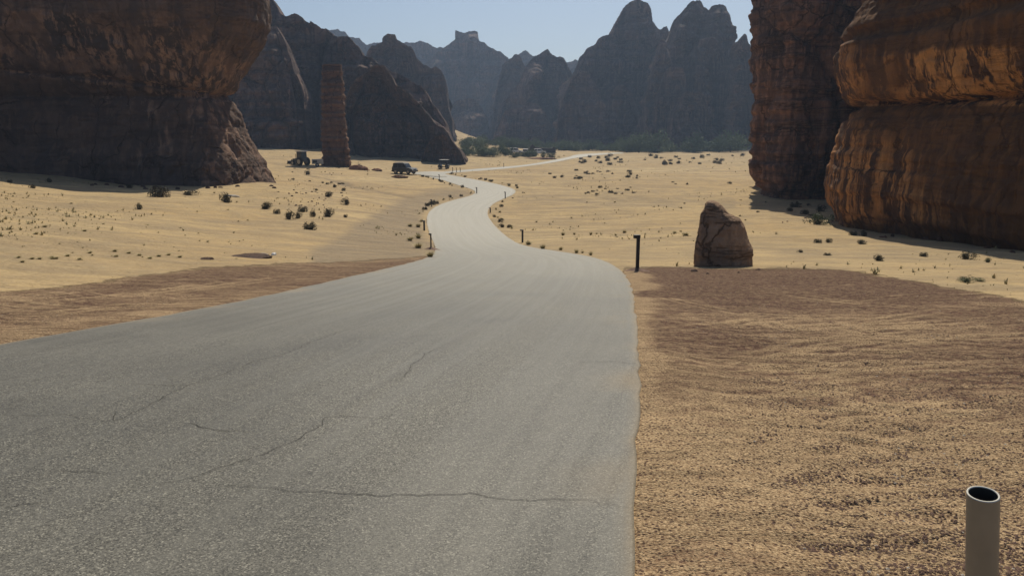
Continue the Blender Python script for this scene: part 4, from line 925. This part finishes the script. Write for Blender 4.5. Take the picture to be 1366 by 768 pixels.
for a, b in zip(rs, rs[1:]):
    for i in range(n): bm.faces.new((a[i], a[(i + 1) % n], b[(i + 1) % n], b[i]))
bm_obj('rim', bm, M['piperim'], e, True)
bm = bmesh.new(); rs = [ringv(R_ - .007, H_ - .003, -.1), ringv(R_ - .007, .3)]
for i in range(n): bm.faces.new((rs[0][i], rs[0][(i + 1) % n], rs[1][(i + 1) % n], rs[1][i]))
bm.faces.new(rs[1]); bm_obj('bore', bm, M['pipein'], e, True)

# ------------------------------------------------------------------ STONES
def stone(px, py, w, h, mat, name, label, cat_='rock', seed=0, group=None, dk=1.):
    p = on(px, py); rx = w / F * p.y / 2; rz = h / F * p.y
    bm = bmesh.new(); bmesh.ops.create_icosphere(bm, subdivisions=4, radius=1)
    co = np.array([v.co for v in bm.verts]); d = 1 + .35 * fbm(co[:, 0] * 1.3 + seed, co[:, 1] * 1.3, co[:, 2] * 1.3, 4)
    f1, f2, i_ = worley(co[:, 0] * 1.2 + seed, co[:, 1] * 1.2, co[:, 2] * 1.2); d += (i_ - .5) * .25
    for v, q in zip(bm.verts, d): v.co = v.co * float(q)
    for v in bm.verts: v.co = Vector((v.co.x * rx, v.co.y * rx * dk, v.co.z * rz * .9))
    o = bm_obj(name, bm, mat, None, True); o.location = p; return tag(o, label, cat_, group)
stone(310, 260, 18, 3, M['pstone'], 'flat_stone', 'pale flat stone beside the round shrub under the left cliff', seed=1, dk=.5)
stone(8, 226, 12, 7, M['pstone'], 'pale_rock', 'pale grey rock at the far left foot of the cliff', seed=2)
stone(334, 343, 60, 3, M['rockL'], 'rubble_heap', 'flat dark heap of rubble on the lower left sand', seed=3, dk=1.)
stone(365, 340, 7, 4, M['white'], 'white_block', 'small bleached white block at the right end of the flat rubble heap', seed=4)
stone(351, 339, 14, 2, M['pstone'], 'flat_stone', 'thin pale slab lying on the flat rubble heap', seed=5, dk=.4)
stone(276, 346, 18, 3, M['rockL'], 'rubble_heap', 'small dark stone left of the flat rubble heap', seed=6)
stone(478, 227, 28, 7, M['rockRB'], 'dark_mound', 'low dark mound of rock right of the stone pillar', seed=7, dk=.6)
stone(502, 228, 14, 4, M['rockRB'], 'dark_mound', 'small dark mound of rock between pillar and off-road vehicle', seed=8, dk=.6)
stone(532, 238, 22, 4, M['rockRB'], 'dark_mound', 'low dark mound standing in for the shadow of the dark off-road vehicle', seed=9, dk=.6)  # rock shape added where the vehicle's cast shadow falls
stone(720, 212, 46, 2.2, M['rockRB'], 'earth_bank', 'low dark bank below the far parked white cars', 'bank', seed=10, dk=.5)
rg = random.Random(5)
for k in range(26): stone(rg.uniform(385, 435), rg.uniform(255, 275), rg.uniform(1.5, 4), rg.uniform(.8, 1.8), M['rockL'], 'loose_stone', 'small loose stone in the stony patch above the shrub cluster', 'stone', k + 20, 'loose stones above the shrub cluster')
for k in range(8): stone(rg.uniform(1040, 1110), rg.uniform(270, 300), rg.uniform(2, 4), rg.uniform(1, 2), M['rockRB'], 'loose_stone', 'small fallen stone near the gap between the right rocks', 'stone', k + 60, 'fallen stones before the right rocks')

for k in range(16): stone(rg.uniform(120, 372), rg.uniform(243, 254), rg.uniform(3, 8), rg.uniform(1.5, 4), M['rockL'], 'fallen_rock', 'fallen rock at the foot of the left cliff', 'rock', k + 90, 'fallen rocks along the left cliff foot', .8)
for k in range(12):
    px = rg.uniform(1125, 1360); stone(px, 305 + (px - 1125) * .12 + rg.uniform(-3, 8), rg.uniform(4, 10), rg.uniform(2, 6), M['rockRB'], 'fallen_rock', 'fallen rock at the foot of the orange streaked rock', 'rock', k + 120, 'fallen rocks along the orange rock foot', .8)
for px, py, w_, h_, lb in ((926, 362, 9, 4, 'small stone at the left foot of the standing boulder'), (1012, 360, 8, 3, 'small stone at the right foot of the standing boulder'), (944, 365, 5, 2, 'tiny stone in front of the standing boulder'), (985, 364, 4, 2, 'chip of stone in front of the right half of the standing boulder')): stone(px, py, w_, h_, M['rockB'], 'loose_stone', lb, 'stone', px, None, .8)
# ------------------------------------------------------------------ VEHICLES
def wheel(parent, x, y, r, w):
    bm = bmesh.new(); tube(bm, (0, -w / 2, 0), (0, w / 2, 0), r, r, 24); bmesh.ops.bevel(bm, geom=[e_ for e_ in bm.edges if len(e_.link_faces) == 2 and any(len(f.verts) > 8 for f in e_.link_faces)], offset=r * .12, segments=2, affect='EDGES')
    o = bm_obj('wheel', bm, M['tyre'], parent, True); o.location = (x, y, r)
    bm = bmesh.new(); tube(bm, (0, -w / 2 - .012, 0), (0, w / 2 + .012, 0), r * .55, r * .55, 16); bm_obj('rim', bm, M['rim'], o)
def car(px, py, rz, paint, label, lng=4.4, kind='suv', group=None, roofrack=False, p=None):
    p = on(px, py) if p is None else p
    e = empty('parked_car', p, rz); tag(e, label, 'car', group); L = lng / 2; 
    body = [(-L, .42), (-L + .02, 1.0), (-L + .12, 1.08), (L * .42, 1.08), (L * .9, .98), (L, .8), (L, .42), (L - .3, .34), (-L + .3, .34)]
    bm = bmesh.new(); prism(bm, body, -.93, .93, .05)
    bm_obj('body', bm, paint, e)
    cab = [(-L + .12, 1.06), (-L + .2, 1.78), (-L + .35, 1.86), (L * .12, 1.86), (L * .2, 1.8), (L * .44, 1.06)]
    bm = bmesh.new(); prism(bm, cab, -.84, .84, .05, lambda x, z: 1 - max(0, z - 1.06) * .12); bm_obj('cabin', bm, paint, e)
    for s_ in (-1, 1):
        for x0, x1, x2, x3 in ((-L + .3, -L * .45, -L * .45, -L + .33), (-L * .4, -.02, -.02, -L * .4), (.05, L * .35, L * .16, .05)):
            bm = bmesh.new(); vs = [bm.verts.new((x, s_ * (.842 - (z - 1.06) * .1 + .012), z)) for x, z in ((x0, 1.14), (x1, 1.14), (x2, 1.7), (x3, 1.7))]; bm.faces.new(vs)
            r = bmesh.ops.extrude_face_region(bm, geom=bm.faces[:]); bmesh.ops.translate(bm, vec=(0, -s_ * .02, 0), verts=[v for v in r['geom'] if isinstance(v, bmesh.types.BMVert)]); bm_obj('side_window', bm, M['glass'], e)
    for nm, (xa, za), (xb, zb_) in (('windscreen', (L * .44 + .0, 1.12), (L * .23, 1.74)), ('rear_window', (-L + .11, 1.16), (-L + .18, 1.7))):
        s_ = 1 if nm == 'windscreen' else -1; bm = bmesh.new(); vs = [bm.verts.new((xa + s_ * .02, -.7, za)), bm.verts.new((xa + s_ * .02, .7, za)), bm.verts.new((xb + s_ * .02, .64, zb_)), bm.verts.new((xb + s_ * .02, -.64, zb_))]; bm.faces.new(vs)
        r = bmesh.ops.extrude_face_region(bm, geom=bm.faces[:]); bmesh.ops.translate(bm, vec=(-s_ * .02, 0, 0), verts=[v for v in r['geom'] if isinstance(v, bmesh.types.BMVert)]); bm_obj(nm, bm, M['glass'], e)
    for x in (-L * .62, L * .62):
        for y in (-.82, .82): wheel(e, x, y, .39, .26)
    for y in (-.65, .65):
        bm = bmesh.new(); box(bm, L - .02, L + .03, y - .16, y + .16, .68, .86, .02); bm_obj('headlight', bm, M['lamp'], e)
    bm = bmesh.new(); box(bm, L - .05, L + .1, -.9, .9, .42, .62, .03); box(bm, -L - .1, -L + .05, -.9, .9, .42, .62, .03); bm_obj('bumper', bm, M['metal'], e)
    if roofrack:
        bm = bmesh.new()
        for y in (-.7, .7): tube(bm, (-L + .3, y, 1.98), (L * .1, y, 1.98), .025)
        for k in range(6): x = -L + .35 + k * (L * 1.05) / 5; tube(bm, (x, -.7, 1.98), (x, .7, 1.98), .02); tube(bm, (x, -.7, 1.84), (x, -.7, 1.98), .015); tube(bm, (x, .7, 1.84), (x, .7, 1.98), .015)
        bm_obj('roof_rack', bm, M['grey'], e)
        bm = bmesh.new(); tube(bm, (-L - .12, 0, .95), (-L - .32, 0, .95), .36, seg=20); bm_obj('spare_wheel', bm, M['tyre'], e)
    return e
car(540, 233, -.45, M['carD'], 'dark off-road vehicle with roof rack parked beside the end of the pale road', 4.1, roofrack=True)
for px, py, rz, lb in ((688,205,.2,'leftmost of the three far white cars, half hidden by trees'),(703,206,1.2,'middle one of the three far white cars'),(720,205.5,.1,'rightmost of the three far white cars, before the dark tent')):
    car(px, py, rz, M['carW'], lb, 4.2, group='white cars parked far off')
# dark tent / shade shelter behind the white cars
p = on(724, 204.6); e = empty('shade_tent', p, 0); tag(e, 'long low dark shade tent among the far trees', 'tent')
bm = bmesh.new(); prism(bm, [(-4.6, 0), (-4.6, 2.2), (-3.6, 3.1), (-2.7, 2.2), (-1., 1.9), (3.2, 1.7), (3.7, 2.2), (4.6, 1.9), (4.6, 0)], 0, 4, .05); bm_obj('canopy', bm, M['canvas'], e)
bm = bmesh.new(); box(bm, -4.9, 4.9, -.3, 0, 0, .28, .03); bm_obj('threshold', bm, M['pstone'], e)
for x in (-4.5, -1.5, 1.5, 4.5):
    bm = bmesh.new(); tube(bm, (x, -.12, 0), (x, -.12, 2.0), .05); bm_obj('pole', bm, M['post'], e)
# tractor with loader
p = on(401, 221); e = empty('tractor', p, PI - .6); tag(e, 'dark tractor with a pale cab roof and front bucket, left of the pillar', 'tractor')
bm = bmesh.new(); prism(bm, [(-1.3, .7), (-1.3, 1.3), (-.2, 1.35), (1.5, 1.25), (1.6, .7)], -.5, .5, .06); bm_obj('bonnet', bm, M['metal'], e)
bm = bmesh.new(); prism(bm, [(-1.15, 1.2), (-1.05, 2.5), (.2, 2.5), (.35, 1.3)], -.62, .62, .05); bm_obj('cab', bm, M['carD'], e)
bm = bmesh.new(); box(bm, -1.25, .35, -.75, .75, 2.5, 2.66, .05); bm_obj('cab_roof', bm, M['white'], e)
for s_ in (-1, 1):
    bm = bmesh.new(); box(bm, -.95, .15, s_ * .63 - .01, s_ * .63 + .01, 1.5, 2.4); bm_obj('side_window', bm, M['glass'], e)
    wheel(e, -.8, s_ * .85, .75, .45); wheel(e, 1.15, s_ * .75, .48, .32)
    bm = bmesh.new(); tube(bm, (.2, s_ * .55, 1.3), (1.6, s_ * .55, 1.1), .07); tube(bm, (1.6, s_ * .55, 1.1), (2.3, s_ * .55, .5), .07); bm_obj('loader_arm', bm, M['metal'], e)
bm = bmesh.new(); prism(bm, [(2.2, .2), (2.2, .85), (2.35, .9), (2.5, .35), (3.0, .2), (3.0, .12), (2.3, .12)], -1, 1, .02); bm_obj('bucket', bm, M['metal'], e)
bm = bmesh.new(); tube(bm, (.9, .3, 1.2), (.9, .3, 2.1), .045); bm_obj('exhaust_pipe', bm, M['post'], e)
# trailer by the pillar
p = on(424, 222.5); e = empty('utility_trailer', p, .3); tag(e, 'small pale utility trailer standing against the left foot of the stone pillar', 'trailer')
bm = bmesh.new(); box(bm, -1, 1, -.6, .6, .5, 1.35, .05); bm_obj('box_body', bm, M['grey'], e)
bm = bmesh.new(); box(bm, -.85, -.1, -.62, -.6, .7, 1.2); bm_obj('side_panel', bm, M['carD'], e)
bm = bmesh.new(); tube(bm, (1, 0, .45), (1.9, 0, .4), .05); tube(bm, (1.7, 0, .4), (1.7, 0, 0), .04); bm_obj('tow_bar', bm, M['metal'], e)
for s_ in (-1, 1): wheel(e, -.1, s_ * .68, .33, .2)
# buggy
p = on(592, 226); e = empty('golf_buggy', p, 2.9); tag(e, 'small open buggy with a pale canopy beyond the road end', 'buggy')
bm = bmesh.new(); prism(bm, [(-1.1, .35), (-1.1, .85), (-.5, .9), (-.4, .45), (.4, .42), (.6, .9), (1.1, .75), (1.15, .35)], -.55, .55, .04); bm_obj('body', bm, M['carD'], e)
bm = bmesh.new(); box(bm, -.75, -.1, -.5, .5, .8, .92, .03); box(bm, -.8, -.68, -.5, .5, .92, 1.3, .03); bm_obj('seat', bm, M['canvas'], e)
bm = bmesh.new(); box(bm, -1.0, .8, -.62, .62, 1.82, 1.88, .02); bm_obj('canopy', bm, M['white'], e)
for x in (-.9, .7):
    for s_ in (-.55, .55): bm = bmesh.new(); tube(bm, (x, s_, .8), (x * .95, s_, 1.83), .025); bm_obj('canopy_post', bm, M['post'], e)
for x in (-.75, .75):
    for s_ in (-.55, .55): wheel(e, x, s_, .24, .18)

# ------------------------------------------------------------------ HAZE
mh = bpy.data.materials.new('haze air'); mh.use_nodes = True; nt = mh.node_tree; nt.nodes.clear()
out = nt.nodes.new('ShaderNodeOutputMaterial'); pv = nt.nodes.new('ShaderNodeVolumePrincipled')
pv.inputs['Color'].default_value = (.52, .70, 1, 1); pv.inputs['Density'].default_value = .00038; pv.inputs['Anisotropy'].default_value = .3
nt.links.new(pv.outputs[0], out.inputs['Volume'])
bm = bmesh.new(); box(bm, -1350, 1350, -1350, 1350, -16, 150); hz = bm_obj('haze', bm, mh); tag(hz, 'thin pale desert haze filling the valley', 'haze', kind='stuff')

# ------------------------------------------------------------------ LIGHT, SKY, CAMERA
SUN_EL, SUN_AZ = math.radians(49), math.radians(13)          # azimuth from +Y towards +X
w = bpy.data.worlds.new('World'); S.world = w; w.use_nodes = True; nt = w.node_tree
sky = nt.nodes.new('ShaderNodeTexSky'); sky.sky_type = 'NISHITA'; sky.sun_disc = False; sky.sun_elevation = SUN_EL; sky.sun_rotation = SUN_AZ
sky.air_density = 1.0; sky.dust_density = 2.0; sky.ozone_density = 1.6; sky.altitude = 700
bg = nt.nodes['Background']; bg.inputs['Strength'].default_value = .062; nt.links.new(sky.outputs[0], bg.inputs['Color'])
sl = bpy.data.lights.new('sun', 'SUN'); sl.energy = 3.5; sl.angle = math.radians(.53); sl.color = (1, .905, .73)
so = bpy.data.objects.new('sun', sl); COL.objects.link(so)
dirv = Vector((math.sin(SUN_AZ) * math.cos(SUN_EL), math.cos(SUN_AZ) * math.cos(SUN_EL), math.sin(SUN_EL)))
so.rotation_euler = dirv.to_track_quat('Z', 'Y').to_euler(); so.location = dirv * 60
cam = bpy.data.cameras.new('camera'); cam.sensor_width = 36; cam.lens = 36 * F / 1366; cam.clip_start = .05; cam.clip_end = 6000
co = bpy.data.objects.new('camera', cam); COL.objects.link(co); co.location = (0, 0, 0); co.rotation_euler = (PI / 2 - PITCH, 0, 0); S.camera = co
S.view_settings.view_transform = 'Standard'; S.view_settings.look = 'None'; S.view_settings.exposure = .32; S.view_settings.gamma = 1
S.cycles.volume_bounces = 0; S.cycles.max_bounces = 4; S.cycles.diffuse_bounces = 3; S.cycles.glossy_bounces = 2
